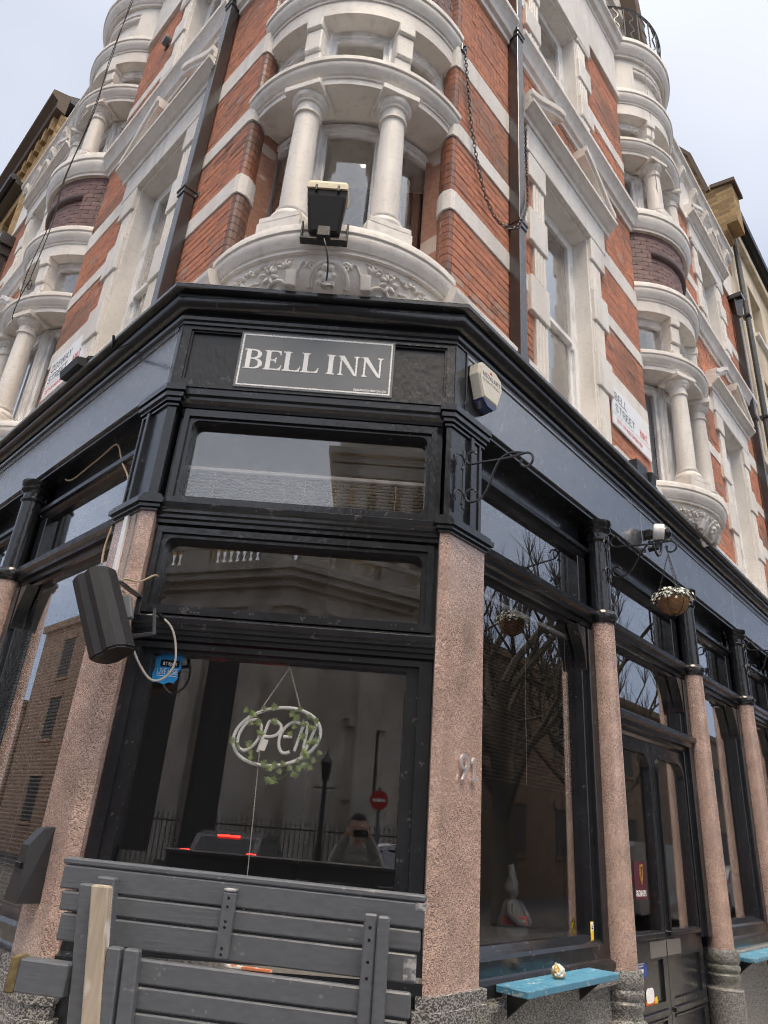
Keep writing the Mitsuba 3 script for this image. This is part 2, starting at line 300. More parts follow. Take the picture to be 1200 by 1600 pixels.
# ------------------------------------------------------------------ scene registry
_n = {}
def num(key):
    k = _n.get(key, 0); _n[key] = k+1
    return key if k == 0 else f'{key}_{k:03d}'
def put(key, mesh, bsdf, smooth=False, uv=None, **lab):
    key = num(key)
    if isinstance(mesh, list): mesh = cat(mesh)
    scene[key] = mikit.ply((np.asarray(mesh[0]), np.asarray(mesh[1])), bsdf, smooth=smooth, uv=uv)
    if lab: labels[key] = lab
    return key
def thing(name, label, category, group=None, kind=None):
    k = num(name); labels[k] = {'label': label, 'category': category}
    if group: labels[k]['group'] = group
    if kind: labels[k]['kind'] = kind
    return k
# ------------------------------------------------------------------ ground
k = put('road', plan(sbox(-70, -75, 80, 75), -.2, -.15), 'asphalt'); labels[k] = {'label': 'dark asphalt road running past the corner', 'kind': 'structure'}
plan_front = [SL.pt(30, 2.6, 0)[:2], (-2.55, -2.9), (1.45, -2.9), SR.pt(30, 2.6, 0)[:2]]
kp = Polygon(plan_front + [(40, 60), (-40, 60)])
k = put('pavement', plan(kp.buffer(-.15), -.12, 0), 'paving'); labels[k] = {'label': 'stone slab pavement round the corner building', 'kind': 'structure'}
k = put('kerb', plan(kp.difference(kp.buffer(-.146)), -.145, -.004), 'kerb_stone'); labels[k] = {'label': 'pale stone kerb along the pavement', 'kind': 'structure'}

# ------------------------------------------------------------------ the public house
PH = thing('public_house', 'red brick corner pub with white bay windows over a black shopfront and granite piers', 'building')
p_ = lambda s: PH + '__' + s
SIDES = [('R', UR, SR, 2.0, 4.77, 7.72, 9.55), ('L', UL, SL, 1.76, 4.55, 7.34, 9.3)]
BANDS = [(6.09, 6.29), (6.92, 7.10), (7.80, 8.07), (10.2, 10.4)]
BRICKS = []                                    # (distance, mesh, tone) of all red bricks of the two street fronts, with their wall
def brick_mesh(fr, s0, s1, z0, z1, o): return fr(cbox(s0, s1, -.03, o, z0, z1, .004)), fr(box(s0, s1, -.03, o, z0, z1))
def lay(fr, wall, s0, s1, z0, z1, r):
    row = int(math.floor(z0/.075))
    while row*.075 < z1:
        za, zb = max(row*.075+.003, z0), min(row*.075+.072, z1); row += 1
        if zb-za < .02 or any(za < b1+.001 and zb > b0-.001 for b0, b1 in BANDS): continue
        x = s0 - (.16 if row % 2 else 0); head = row % 2
        while x < s1:
            w = .107 if head else .22; a, b = max(x+.003, s0), min(x+w-.003, s1); x += w; head = not head
            if b-a > .025:
                c = fr.pt((a+b)/2, 0, (za+zb)/2); t = float(r.random())*.84; cl = meshkit.fbm(c*np.array([.9, .9, 1.3])+20, 3, 4); t = min(.999, t+(.22 if cl > .57 else 0)*r.random()*1.3+(.12 if r.random() < .05 else 0))
                BRICKS.append((np.linalg.norm(c-CAM), wall, fr, (a, b, za, zb, float(r.uniform(0, .0045))), t))
for nm, U, S, wc, bc, wc2, end in SIDES:
    r = np.random.default_rng(3 if nm == 'R' else 4)
    seg = [(0, wc-.53), (wc+.53, bc-.86), (bc+.86, wc2-.53), (wc2+.53, end)]
    W = [box(a, b, -.32, -.006, 4.4, 13.1) for a, b in seg]
    for w in (wc, wc2):
        W += [box(w-.53, w+.53, -.32, -.006, a, b) for a, b in ((4.4, 5.06), (7.86, 9.46), (11.4, 13.1))]
    wk = put(p_('brick_wall'), U(cat(W)), 'mortar', label='red brick upper wall on the %s side with white stone bands' % ('right' if nm == 'R' else 'left'))
    for a, b in ((.002, wc-.76), (wc+.76, bc-.86), (bc+.86, wc2-.76), (wc2+.76, end)):
        lay(U, wk, a, b, 5.0, 9.12, r); lay(U, wk, a, b, 9.46, 11.72, r)
    for w in (wc, wc2): lay(U, wk, w-.758, w+.758, 8.42, 9.12, r)
    bd = []
    for b0, b1 in BANDS:
        for a, b in ((-.012, wc-.6), (wc+.6, bc-.85), (bc+.85, wc2-.6), (wc2+.6, end)): bd.append((a, b, b0, b1))
    for a, b, b0, b1 in bd: put(p_('stone_band'), U(cbox(a, b, -.1, .012, b0, b1, .004)), 'white_stone')
    for a, b in ((-.02, bc-.86), (bc+.86, end)): put(p_('plaster_band'), U(cat([cbox(a, b, -.1, .03, 11.74, 12.80), cbox(a, b, -.1, .05, 11.73, 11.84)])), 'white_stone')
    sp = Polygon([(-.1, 9.12), (.03, 9.12), (.035, 9.18), (.07, 9.20), (.09, 9.28), (.13, 9.34), (.15, 9.36), (.15, 9.42), (.12, 9.44), (-.1, 9.5)])
    pS = .815 if nm == 'R' else .71
    for a, b in ((-.03, pS-.012), (pS+.117, bc-.84), (bc+.84, end)): put(p_('string_course'), U(side(sp, a, b)), 'white_stone', smooth=25)
    for a, b in ((-.05, wc-.72), (wc+.72, bc-.84), (bc+.84, wc2-.72), (wc2+.72, end)): put(p_('sill_course'), U(side(Polygon([(-.1, 5.06), (.03, 5.06), (.035, 5.10), (.06, 5.12), (.085, 5.18), (.09, 5.20), (.09, 5.235), (.07, 5.25), (-.1, 5.28)]), a, b)), 'white_stone', smooth=25)
    cp = Polygon([(-.2, 12.80), (.04, 12.80), (.05, 12.86), (.10, 12.88), (.13, 12.98), (.18, 13.02), (.18, 13.08), (.15, 13.12), (-.2, 13.16)])
    for a, b in ((-.05, bc-.84), (bc+.84, end)): put(p_('eaves_cornice'), U(side(cp, a, b)), 'white_stone', smooth=25)
    for s in np.arange(bc+1.2, end-.2, .62):
        br = [(0, 12.3), (.05, 12.3), (.07, 12.42), (.05, 12.5), (.09, 12.58), (.17, 12.7), (.17, 12.8), (0, 12.8)]
        put(p_('eaves_bracket'), U(side(Polygon(br), s-.06, s+.06)), 'white_stone')
BRICKS.sort(key=lambda b: b[0])
for i, (d, wk, fr, (a, b, za, zb, o), t) in enumerate(BRICKS[:300]):
    m = fr(cbox(a, b, -.03, o, za, zb, .004)); put(wk+'__brick', m, 'red_brick', uv=np.full((len(m[0]), 2), t))
for wk in sorted({b[1] for b in BRICKS}):
    ms, uv = [], []
    for d, w, fr, (a, b, za, zb, o), t in BRICKS[300:]:
        if w == wk: m = fr(box(a, b, -.03, o, za, zb)); ms.append(m); uv.append(np.full((len(m[0]), 2), t))
    put(wk+'__brickwork', cat(ms), 'red_brick', uv=np.vstack(uv), label='red bricks of the upper wall', kind='stuff')

# rounded brown brick reveals between the street fronts and the corner bay
def reveal_poly(sx, x0, grow=0.0):
    pts = [(x0, .118), (x0-sx*.03, .10), (x0-sx*.05, .11), (x0-sx*.08, .13), (x0-sx*.10, .16), (x0-sx*.115, .21), (x0-sx*.115, .26), (x0-sx*.10, .32), (x0-sx*.09, .44), (x0-sx*.09, .8), (x0+sx*.10, .8), (x0+sx*.03, .17)]
    p = Polygon(pts); return p.buffer(grow, join_style=2) if grow else p
for sx, e in ((1, ER), (-1, EL)):
    x0 = e[0]-sx*.004
    put(p_('reveal_core'), plan(reveal_poly(sx, x0, -.008), 4.9, 10.7), 'purple_mortar')
    ms, uv = [], []
    pp = reveal_poly(sx, x0)
    for row in range(66, 142):
        za, zb = row*.075+.003, row*.075+.072
        if any(za < b1 and zb > b0 for b0, b1 in BANDS): continue
        m = plan(pp, za, zb); ms.append(m); uv.append(np.full((len(m[0]), 2), float(rng.random())))
    put(p_('rounded_reveal'), cat(ms), 'glazed_brick', uv=np.vstack(uv), kind='stuff', label='brown rounded brick reveal beside the corner bay')
    for b0, b1 in BANDS: put(p_('reveal_band'), plan(reveal_poly(sx, x0, .012), b0, b1), 'white_stone')

# ---- sash windows
def sash(U, c, z0, z1, label, curtain):
    K = put(p_('sash_window'), U(cat([cbox(c-.53, c-.50, -.26, 0, z0, z1, .003), cbox(c+.50, c+.53, -.26, 0, z0, z1, .003), cbox(c-.53, c+.53, -.26, 0, z1-.03, z1, .003)])), 'white_stone', label=label)
    zc, n = z0-.08, 0
    edges = [z0-.08]+[6.09-.21+.415*i for i in range(0, 6)] if z0 < 8 else [z0-.02+.36*i for i in range(0, 6)]
    edges = [e for e in edges if e < z1-.05]+[z1]
    for i in range(len(edges)-1):
        a, b = edges[i], edges[i+1]
        for sx in (-1, 1):
            if i % 2 == 1:
                put(K+'__quoin', U(cbox(c+sx*.52, c+sx*.86, -.05, .05, a, b, .008)), 'white_stone')
            else:
                ms = [cbox(c+sx*.52, c+sx*.75, -.05, .018, a, b, .004)] + [cbox(c+sx*x-.021, c+sx*x+.021, 0, .036, a+.02, b-.02, .01) for x in (.565, .62, .675, .73)]
                put(K+'__fluted_quoin', U(cat(ms)), 'white_stone')
    put(K+'__lintel', U(cat([cbox(c-.9, c+.9, -.05, .055, z1, z1+.36, .008), cbox(c-.53, c+.53, -.26, .0, z1, z1+.2)])), 'white_stone')
    f = sbox(c-.5, z0, c+.5, z1-.03)
    ins = sbox(c-.43, z0+.08, c+.43, z1-.1)
    zm = z0+(z1-z0)*.47
    fm = [slab(f.difference(ins), -.24, -.17), slab(sbox(c-.43, zm-.02, c+.43, z1-.1).difference(sbox(c-.385, zm+.03, c+.385, z1-.15)), -.205, -.175), slab(sbox(c-.43, z0+.08, c+.43, zm+.03).difference(sbox(c-.385, z0+.14, c+.385, zm-.02)), -.235, -.208)]
    fm += [cbox(c+sx*.407-.02, c+sx*.407+.02, -.21, -.17, zm-.09, zm-.02) for sx in (-1, 1)]
    put(K+'__sash_frame', U(cat(fm)), 'white_paint')
    put(K+'__sill', U(cat([cbox(c-.6, c+.6, -.26, .1, z0-.08, z0, .01)])), 'white_stone')
    put(K+'__pane', U(box(c-.39, c+.39, -.192, -.189, zm+.02, z1-.14)), 'glass'); put(K+'__pane', U(box(c-.39, c+.39, -.223, -.220, z0+.13, zm)), 'glass')
    put(K+'__curtain', U(cat([box(c-.45, c+curtain, -.31, -.305, z0, z1), ])), 'curtain')
    return K
def pediment(U, K, c, zb):
    pr = Polygon([(-.02, zb), (.07, zb), (.08, zb+.05), (.11, zb+.06), (.15, zb+.10), (.19, zb+.12), (.19, zb+.16), (-.02, zb+.19)])
    put(K+'__pediment_base', U(side(pr, c-1.0, c+1.0)), 'white_stone', smooth=25)
    for sx in (-1, 1):
        u = np.linspace(0, 1, 14); xs = 1.0-.74*u; zs = zb+.18+.44*(u*.55+.45*(3*u*u-2*u**3))
        top = [(c+sx*x, z) for x, z in zip(xs, zs+.13)]; bot = [(c+sx*x, z) for x, z in zip(xs[::-1], zs[::-1])]
        mid = [(c+sx*x, z) for x, z in zip(xs[::-1], zs[::-1]+.06)]
        put(K+'__raking_cornice', U(cat([slab(Polygon(top+mid).buffer(0), -.02, .18), slab(Polygon([(x, z-.065) for x, z in top]+bot).buffer(0), -.02, .15)])), 'white_stone', smooth=25)
        inn = [(c+sx*(.26+.20*math.sin(t*math.pi)), zb+.62-.44*t) for t in np.linspace(0, 1, 9)]
        put(K+'__tympanum', U(slab(Polygon([(c+sx*.98, zb+.17)]+[(x, z+.01) for x, z in bot[::-1]]+inn).buffer(0), -.02, .07)), 'white_stone')
        a = np.linspace(0, 4.2*math.pi, 40); rr = .085*(1-a/(4.6*math.pi))
        pts = np.stack([c+sx*(.10+rr*np.cos(a)), np.full(40, .11), zb+.29+rr*np.sin(a)], 1)
        put(K+'__scroll', U(cat([tube(pts, .022, 6), sphere((c+sx*.10, .11, zb+.29), .03, 1), barp((c+sx*.18, .06, zb+.25), (c+sx*.18, .06, zb+.2), .05, .05, (1, 0, 0))])), 'white_stone', smooth=40)
for nm, U, S, wc, bc, wc2, end in SIDES:
    s_ = 'right' if nm == 'R' else 'left'
    for w, d, cu in ((wc, 'nearest the corner', -.1), (wc2, 'beyond the bay', .3)):
        K = sash(U, w, 5.12, 7.86, f'white first floor sash window on the {s_} side {d}', cu); pediment(U, K, w, 8.22)
        K = sash(U, w, 9.56, 11.4, f'white second floor sash window on the {s_} side {d}', -.2); 
        if w == wc2: pediment(U, K, w, 11.76)

# ---- bay windows
R0, OC = 1.07, -.65
TH = math.asin(.86/R0)
RW, OW = .95, -.87
def arcseg(r0, r1, z0, z1, oc, a0, a1, n=8):
    a = np.linspace(a0, a1, n+1); V = np.array([[r*math.sin(t), oc+r*math.cos(t), z] for t in a for r, z in ((r0, z0), (r1, z0), (r1, z1), (r0, z1))]); F = []
    for i in range(n):
        for q in range(4): u, v = i*4+q, i*4+(q+1) % 4; F += [[u, v, v+4], [u, v+4, u+4]]
    F += [[0, 2, 1], [0, 3, 2], [n*4, n*4+1, n*4+2], [n*4, n*4+2, n*4+3]]
    c = V-V.mean(0); F = np.array(F); vol = np.einsum('ij,ij->i', c[F[:,0]], np.cross(c[F[:,1]], c[F[:,2]])).sum()
    return (V, F) if vol > 0 else (V, F[:, ::-1])
def bayplan(d, back=-.62):
    a = np.linspace(-TH, TH, 41); return Polygon([((R0+d)*math.sin(t), OC+(R0+d)*math.cos(t)) for t in a]+[(.86, back), (-.86, back)])
def mould(z0, z1, proud):               # cyma with fillets, inner edge buried
    h = z1-z0; P_ = [(-.25, z0), (proud*.2, z0), (proud*.22, z0+h*.10), (proud*.4, z0+h*.14)]
    P_ += [(proud*(.42+.44*math.sin(t)), z0+h*(.16+.42*t/1.57)) for t in np.linspace(0, 1.57, 6)]
    P_ += [(proud*.8, z0+h*.64), (proud*1.0, z0+h*.68), (proud*1.0, z0+h*.90), (proud*.85, z1), (-.25, z1+.02)]
    return P_
def column(B, key, t, o, z0, z1, r):
    sh = [(r*1.0, z0+.2), (r*1.0, z0+.5), (r*.97, z0+(z1-z0)*.6), (r*.90, z1-.26)]
    prof = [(0, z0+.05), (r*1.42, z0+.05), (r*1.5, z0+.075), (r*1.5, z0+.10), (r*1.38, z0+.125), (r*1.18, z0+.135), (r*1.12, z0+.15), (r*1.2, z0+.165), (r*1.2, z0+.185), (r*1.05, z0+.195)]+sh+\
           [(r*1.08, z1-.255), (r*1.08, z1-.235), (r*.93, z1-.225), (r*.94, z1-.15), (r*1.1, z1-.14), (r*1.12, z1-.125), (r*1.28, z1-.11), (r*1.36, z1-.085), (r*1.36, z1-.06), (0, z1-.06)]
    m = [lathe(prof, 28, t, o), ]
    q = cbox(-r*1.55, r*1.55, -r*1.55, r*1.55, z0, z0+.055, .006), cbox(-r*1.5, r*1.5, -r*1.5, r*1.5, z1-.062, z1, .006)
    a = -math.atan2(t, o-OC)
    for V, F in q:
        V = V.copy(); x, y = V[:, 0]*math.cos(a)-V[:, 1]*math.sin(a), V[:, 0]*math.sin(a)+V[:, 1]*math.cos(a); V[:, 0], V[:, 1] = x+t, y+o; m.append((V, F))
    put(key, B(cat(m)), 'white_stone', smooth=35)
CW = [(-15.5, 15.5), (23.5, 49.5), (-49.5, -23.5)]
rad = math.radians
def bow_windows(B, K, z0, z1, cur, seed, OW=OW):
    fr = [arcseg(RW-.10, RW-.02, z0, z0+.05, OW, rad(-53), rad(53), 24), arcseg(RW-.10, RW-.02, z1-.06, z1, OW, rad(-53), rad(53), 24)]
    for a, b in ((15.5, 23.5), (49.5, 53), (-23.5, -15.5), (-53, -49.5)): fr.append(arcseg(RW-.12, RW+.0, z0, z1, OW, rad(a), rad(b), 4))
    for a, b in ((19, 20.5), (-20.5, -19)): fr.append(arcseg(RW-.02, RW+.03, z0, z1, OW, rad(a), rad(b), 2))
    for a, b in CW:
        for e0, e1 in ((a, a+2.6), (b-2.6, b)): fr.append(arcseg(RW-.085, RW-.035, z0+.05, z1-.06, OW, rad(e0), rad(e1), 2))
        fr += [arcseg(RW-.085, RW-.035, z0+.05, z0+.11, OW, rad(a), rad(b), 8), arcseg(RW-.085, RW-.035, z1-.105, z1-.06, OW, rad(a), rad(b), 8)]
    put(K+'__frame', B(cat(fr)), 'white_paint', smooth=30)
    for a, b in CW:
        put(K+'__pane', B(arcseg(RW-.062, RW-.059, z0+.10, z1-.1, OW, rad(a+2.4), rad(b-2.4), 8)), 'glass', smooth=30)
    r = np.random.default_rng(seed)
    for a, b, mt in cur:
        n = 60; t = np.linspace(rad(a), rad(b), n); rr = RW-.17-.018*np.abs(np.sin(np.arange(n)*.9+seed))
        V = np.array([[q*math.sin(u), OW+q*math.cos(u), z] for u, q in zip(t, rr) for z in (z0, z1)]); F = []
        for i in range(n-1): F += [[2*i, 2*i+2, 2*i+3], [2*i, 2*i+3, 2*i+1]]
        put(K+'__curtain', B((V, np.array(F))), mt)
def bay(B, label, seed, corner=False, cur=()):
    K = put(p_('bay_window'), B(plan(bayplan(-.04), 5.16, 5.2)), 'white_stone', label=label)
    # carved corbel bowl
    def surf(t, z):
        k = max(1-((5.19-z)/.36)**1.8, 0)**.5; q = min(abs(t)/(1.0 if corner else max(k, 1e-3)), .86)
        return (OC+math.sqrt((R0-.035)**2-q*q))*k
    kt = (lambda k: 1.0) if corner else (lambda k: k)
    nu, nv = 60, 26; V = []
    for j in range(nv):
        z = 5.19-.355*(j/(nv-1))**.85; k = max(1-((5.19-z)/.36)**1.8, 0)**.5
        for i in range(nu+1):
            th = -TH+2*TH*i/nu; V.append([(R0-.035)*math.sin(th)*kt(k), (OC+(R0-.035)*math.cos(th))*k-.015*(i in (0, nu)), z])
    F = []
    for j in range(nv-1):
        for i in range(nu): a = j*(nu+1)+i; F += [[a, a+nu+1, a+nu+2], [a, a+nu+2, a+1]]
    V, F = np.array(V), np.array(F)
    if corner: F = F[(V[F][:, :, 2] > 4.93).all(1)]
    put(K+'__corbel', B((V, F)), 'carved_stone', smooth=True)
    rel = []
    def on(pts, h=.004): return [(t, surf(t, z)+h, z) for t, z in pts]
    zc = 4.985
    a = np.linspace(0, 2*math.pi, 37)[:-1]
    for rr, tr in ((.135, .016), (.112, .008)): rel.append(tube(on([(rr*math.cos(q), zc+rr*math.sin(q)) for q in a]), tr, 6, True))
    for c, sc, r_ in (((0, zc-.005), (.8, .5, 1.05), .062), ((-.012, zc+.035), (1.0, .5, .75), .066), ((0, zc-.1), (1.25, .4, .7), .06)): rel.append(sphere((c[0], surf(*c)+.012, c[1]), r_, 2, sc))
    for c, r_ in (((.022, zc-.01), .016), ((.04, zc+.03), .02), ((-.05, zc+.03), .026), ((-.055, zc-.01), .022), ((.012, zc-.045), .02), ((-.02, zc+.075), .026), ((.02, zc+.07), .022)): rel.append(sphere((c[0], surf(*c)+.034, c[1]), r_, 1))
    for sx in (-1, 1):
        def spiral(cx, cz, r_, turns, ph, tr, dirn=1, lead=()):
            q = np.linspace(0, turns*2*math.pi, int(18*turns)+6); rr = r_*(1-.85*q/q[-1])
            pts = [(sx*(cx+u*math.cos(ph+dirn*w)), cz+u*math.sin(ph+dirn*w)) for u, w in zip(rr, q)]
            rel.append(tube(on([(sx*x, z) for x, z in lead]+pts, .005), np.r_[np.linspace(tr*.6, tr, len(lead)) if lead else [], np.linspace(tr, tr*.7, len(pts))], 6))
        spiral(.115, 5.085, .036, 1.6, 0, .011, 1, [(.24, 4.98), (.22, 5.05), (.19, 5.11), (.165, 5.12)])
        spiral(.36, 4.93, .085, 1.5, 2.6, .014, -1, [(.18, 4.86), (.22, 4.93)])
        spiral(.53, 4.96, .06, 1.5, 2.2, .012, -1, [(.40, 4.82), (.44, 4.92)])
        spiral(.64, 5.03, .035, 1.4, 1.8, .009, -1, [(.58, 4.94), (.59, 5.0)])
        rel.append(barp((sx*.26, surf(.26, 5.0)+.0, 4.955), (sx*.255, surf(.255, 5.06)+.0, 5.065), .075, .05, (0, 1, 0)))
        for cx, cz, n, L, a0, a1 in ((.41, 5.055, 7, .075, 0, 6.28), (.30, 5.08, 4, .07, .3, 2.2), (.34, 4.92, 5, .05, .5, 4), (.56, 5.075, 5, .06, 0, 3.0), (.50, 4.95, 4, .04, 1, 5)):
            for w in np.linspace(a0, a1, n, endpoint=a1 < 6):
                x, z = cx+.55*L*math.cos(w), cz+.55*L*math.sin(w)
                if z > 5.145: continue
                s3 = sphere((0, 0, 0), .5*L, 1, (1, .42, .42)); Vv = s3[0].copy(); xx, zz = Vv[:, 0]*math.cos(w)-Vv[:, 2]*math.sin(w), Vv[:, 0]*math.sin(w)+Vv[:, 2]*math.cos(w)
                Vv = np.stack([sx*(x+xx), surf(x, z)+.006+Vv[:, 1]-(np.abs(xx)*.25), z+zz], 1); rel.append((Vv, s3[1] if sx > 0 else s3[1][:, ::-1]))
        for q in np.linspace(0, 1, 12):
            x, z = .27+.42*q, 5.135-.05*q+.012*math.sin(q*30); w = -.5
            s3 = sphere((0, 0, 0), .026, 1, (1.5, .55, .45)); Vv = s3[0]; rel.append((np.stack([sx*(x+Vv[:, 0]*.8-Vv[:, 2]*.5), surf(x, z)+.004+Vv[:, 1], z-Vv[:, 0]*.5*1+Vv[:, 2]*.8], 1), s3[1] if sx > 0 else s3[1][:, ::-1]))
    if corner: rel = [(V_, F_[(V_[F_][:, :, 2] > 4.945).all(1)]) for V_, F_ in rel]; rel = [m for m in rel if len(m[1])]
    put(K+'__relief', B(cat(rel)), 'carved_stone', smooth=50, label='carved medallion head between scrolls and leaves')
    put(K+'__sill', B(cat([arcring(mould(5.17, 5.38, .075), R0-.02, OC, TH), plan(bayplan(-.03), 5.18, 5.385)])), 'white_stone', smooth=30)
    for sx in (-1, 1): put(K+'__plinth', B(plan(affinity.translate(affinity.rotate(sbox(-.17, -.16, .17, .16), -math.degrees(math.atan2(sx*.34, .9))), sx*.34, .225), 5.38, 5.47)), 'white_stone')
    for fl, (zs, zr, zr1, zf, zf1, zm) in enumerate(((5.47, 6.94, 7.18, 7.83, 8.02, 8.24), (9.56, 10.66, 10.92, 11.5, 11.74, 11.98))):
        for sx in (-1, 1): column(B, K+'__column', sx*.34, .225, zs, zr, .104)
        bow_windows(B, K, zs-.03, zr-.03, cur[fl] if fl < len(cur) else (), seed+fl)
        put(K+'__entablature', B(cat([plan(bayplan(-.035), zr, zr+.09), arcring(mould(zr+.06, zr1, .09), R0-.04, OC, TH), plan(bayplan(-.06), zr+.08, zr1)])), 'white_stone', smooth=30)
        for sx in (-1, 1):
            a = math.atan2(sx*.40, .98); ms = []
            for z0, z1, d in ((zr1, zr1+.13, .01), (zr1+.14, zr1+.26, -.02), (zr1+.27, zf-.13, .005), (zf-.12, zf, .03)):
                rO = R0-.05+d; V, F = cbox(-.075, .075, .62, rO, z0, z1, .01); V = V.copy(); x, y = V[:, 0]*math.cos(-a)-V[:, 1]*math.sin(-a), V[:, 0]*math.sin(-a)+V[:, 1]*math.cos(-a); ms.append((np.stack([x, y+OC, V[:, 2]], 1), F))
            V, F = box(-.068, .068, .6, R0-.09, zr1, zf); V = V.copy(); x, y = V[:, 0]*math.cos(-a)-V[:, 1]*math.sin(-a), V[:, 0]*math.sin(-a)+V[:, 1]*math.cos(-a); ms.append((np.stack([x, y+OC, V[:, 2]], 1), F))
            put(K+'__console_block', B(cat(ms)), 'white_stone')
        bow_windows(B, K, zr1+.0, zf, (), seed+fl+5, -.69)
        put(K+'__upper_entablature', B(cat([plan(bayplan(-.03), zf, zf1), arcring(mould(zf1-.02, zm, .085), R0-.035, OC, TH), plan(bayplan(-.07), zf1-.01, zm)])), 'white_stone', smooth=30)
    # purple brick apron with a sunk panel
    put(K+'__apron_core', B(arcseg(.7, R0-.115, 8.24, 9.2, OC, -TH, TH, 32)), 'purple_mortar')
    cb = []; nb = 11; r = np.random.default_rng(seed)
    for row in range(13):
        z0, z1 = 8.245+.0735*row, 8.245+.0735*(row+1)-.006
        ed = np.linspace(-TH, TH, nb+1)+(.5*2*TH/nb if row % 2 else 0); ed = ed[(ed > -TH+.02) & (ed < TH-.02)]
        if 2 <= row <= 8: ed = ed[np.abs(np.abs(ed)-rad(36)) > .04]; ed = np.sort(np.r_[ed, -rad(36), rad(36)])
        ed = np.r_[-TH, ed, TH]
        for a0, a1 in zip(ed[:-1], ed[1:]):
            inp = 2 <= row <= 8 and abs((a0+a1)/2) < rad(36)
            rr = R0-.055-(.05 if inp else 0)+r.uniform(-.001, .001)
            m = B(arcseg(rr-.05, rr, z0, z1, OC, a0+.003, a1-.003, 1)); tn = np.full((len(m[0]), 2), float(r.random()))
            if corner: cb.append((m, tn))
            else: put(K+'__brick', m, 'purple_brick', uv=tn)
    if corner: put(K+'__brickwork', cat([m for m, t in cb]), 'purple_brick', uv=np.vstack([t for m, t in cb]), kind='stuff', label='purple bricks of the apron')
    zr = 8.245+.0735*9
    rp = [(-.12, zr-.075)]+[(-.055-.045+.05*math.sin(t), zr-.02-.055*math.cos(t)) for t in np.linspace(0, 1.57, 6)]+[(-.05, zr+.0), (-.12, zr+.01)]
    put(K+'__roll_moulding', B(cat([arcring(rp, R0, OC, rad(37), 24)])), 'purple_roll', smooth=40)
    put(K+'__upper_sill', B(cat([arcring(mould(9.18, 9.52, .10), R0-.03, OC, TH), plan(bayplan(-.05), 9.2, 9.54)])), 'white_stone', smooth=30)
    # plaster apron, cornice and balcony rail
    ap = [arcseg(.7, R0-.11, 11.98, 12.8, OC, -TH, TH, 32), arcseg(.8, R0-.05, 11.98, 12.1, OC, -TH, TH, 32), arcseg(.8, R0-.05, 12.66, 12.8, OC, -TH, TH, 32)]
    ap += [arcseg(.8, R0-.05, 12.1, 12.66, OC, a, b, 6) for a, b in ((-TH, -rad(34)), (rad(34), TH))]
    put(K+'__plaster_apron', B(cat(ap)), 'white_stone', smooth=30)
    put(K+'__panel_moulding', B(arcring([(x, z+12.60-zr) for x, z in rp], R0, OC, rad(34), 24)), 'white_stone', smooth=40)
    put(K+'__top_cornice', B(cat([arcring(mould(12.78, 13.13, .13), R0-.03, OC, TH), plan(bayplan(-.05), 12.8, 13.13)])), 'white_stone', smooth=30)
    ra = [tube([((R0+.02)*math.sin(t), OC+(R0+.02)*math.cos(t), z) for t in np.linspace(-TH, TH, 30)], q, 6) for z, q in ((13.2, .014), (13.95, .022))]
    for i, t in enumerate(np.linspace(-TH, TH, 17)):
        zz = np.linspace(13.12, 13.95, 22); w = .0 if i % 2 == 0 else .035
        pts = [((R0+.02)*math.sin(t+w*math.sin((z-13.12)*22)), OC+(R0+.02)*math.cos(t+w*math.sin((z-13.12)*22)), z) for z in zz]
        ra.append(tube(pts, .011, 5))
    put(K+'__balcony_rail', B(cat(ra)), 'iron')
    return K
BC = Fr(((EL[0]+ER[0])/2, .12, 0), (1, 0), (0, -1))
bay(BC, 'white bow window with two columns over the corner entrance sign', 11, True, (((-44, -33, 'curtain'), (28, 36, 'curtain')), ()))
bay(UR.at(4.77), 'white bow window with columns on the right hand street front', 21, False, (((-47, -20, 'curtain_blue'), (20, 47, 'curtain')), ((-47, -18, 'curtain_blue'),)))
bay(UL.at(4.55), 'white bow window with columns on the left hand street front', 31, False, (((-47, -22, 'curtain'), (24, 47, 'curtain')), ((-47, -30, 'curtain'),)))
# attic and roof
for nm, U, S, wc, bc, wc2, end in SIDES:
    dk = [box(bc-1.9, bc-1.25, -.3, -.1, 13.45, 14.9), box(bc-.5, bc+.35, -.3, -.1, 13.2, 15.2)]
    wall = sbox(0, 13.1, bc+.62, 17.0)
    for a, b, c, d in ((bc-1.9, bc-1.25, 13.45, 14.9), (bc-.55, bc+.35, 13.2, 15.2)): wall = wall.difference(sbox(a, c, b, d))
    put(p_('attic_wall'), U(slab(wall, -.35, -.12)), 'white_stone')
    put(p_('attic_window'), U(cat([slab(sbox(a, c, b, d).difference(sbox(a+.07, c+.07, b-.07, d-.07)), -.28, -.2) for a, b, c, d in ((bc-1.9, bc-1.25, 13.45, 14.9), (bc-.55, bc+.35, 13.2, 15.2))])), 'white_paint')
    put(p_('bargeboard'), U(barp((bc-.1, .0, 17.3), (bc+.66, .0, 13.9), .2, .3, (0, 1, 0))), 'eaves_brown')
roofp = Polygon([EL[:2], ER[:2], tuple(UR.pt(9.55, -.3, 0)[:2]), tuple(UR.pt(9.55, -6, 0)[:2]), tuple(UL.pt(9.3, -6, 0)[:2]), tuple(UL.pt(9.3, -.3, 0)[:2])])
put(p_('roof'), plan(roofp.buffer(-.25), 13.0, 13.1), 'slate')
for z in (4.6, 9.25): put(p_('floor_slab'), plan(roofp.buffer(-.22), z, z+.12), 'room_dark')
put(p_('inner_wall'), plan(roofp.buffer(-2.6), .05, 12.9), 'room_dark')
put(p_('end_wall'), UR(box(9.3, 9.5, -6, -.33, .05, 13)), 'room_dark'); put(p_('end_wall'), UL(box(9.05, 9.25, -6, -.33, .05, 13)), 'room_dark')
put(p_('ground_floor'), plan(roofp.buffer(-.1), .02, .12), 'room_dark')
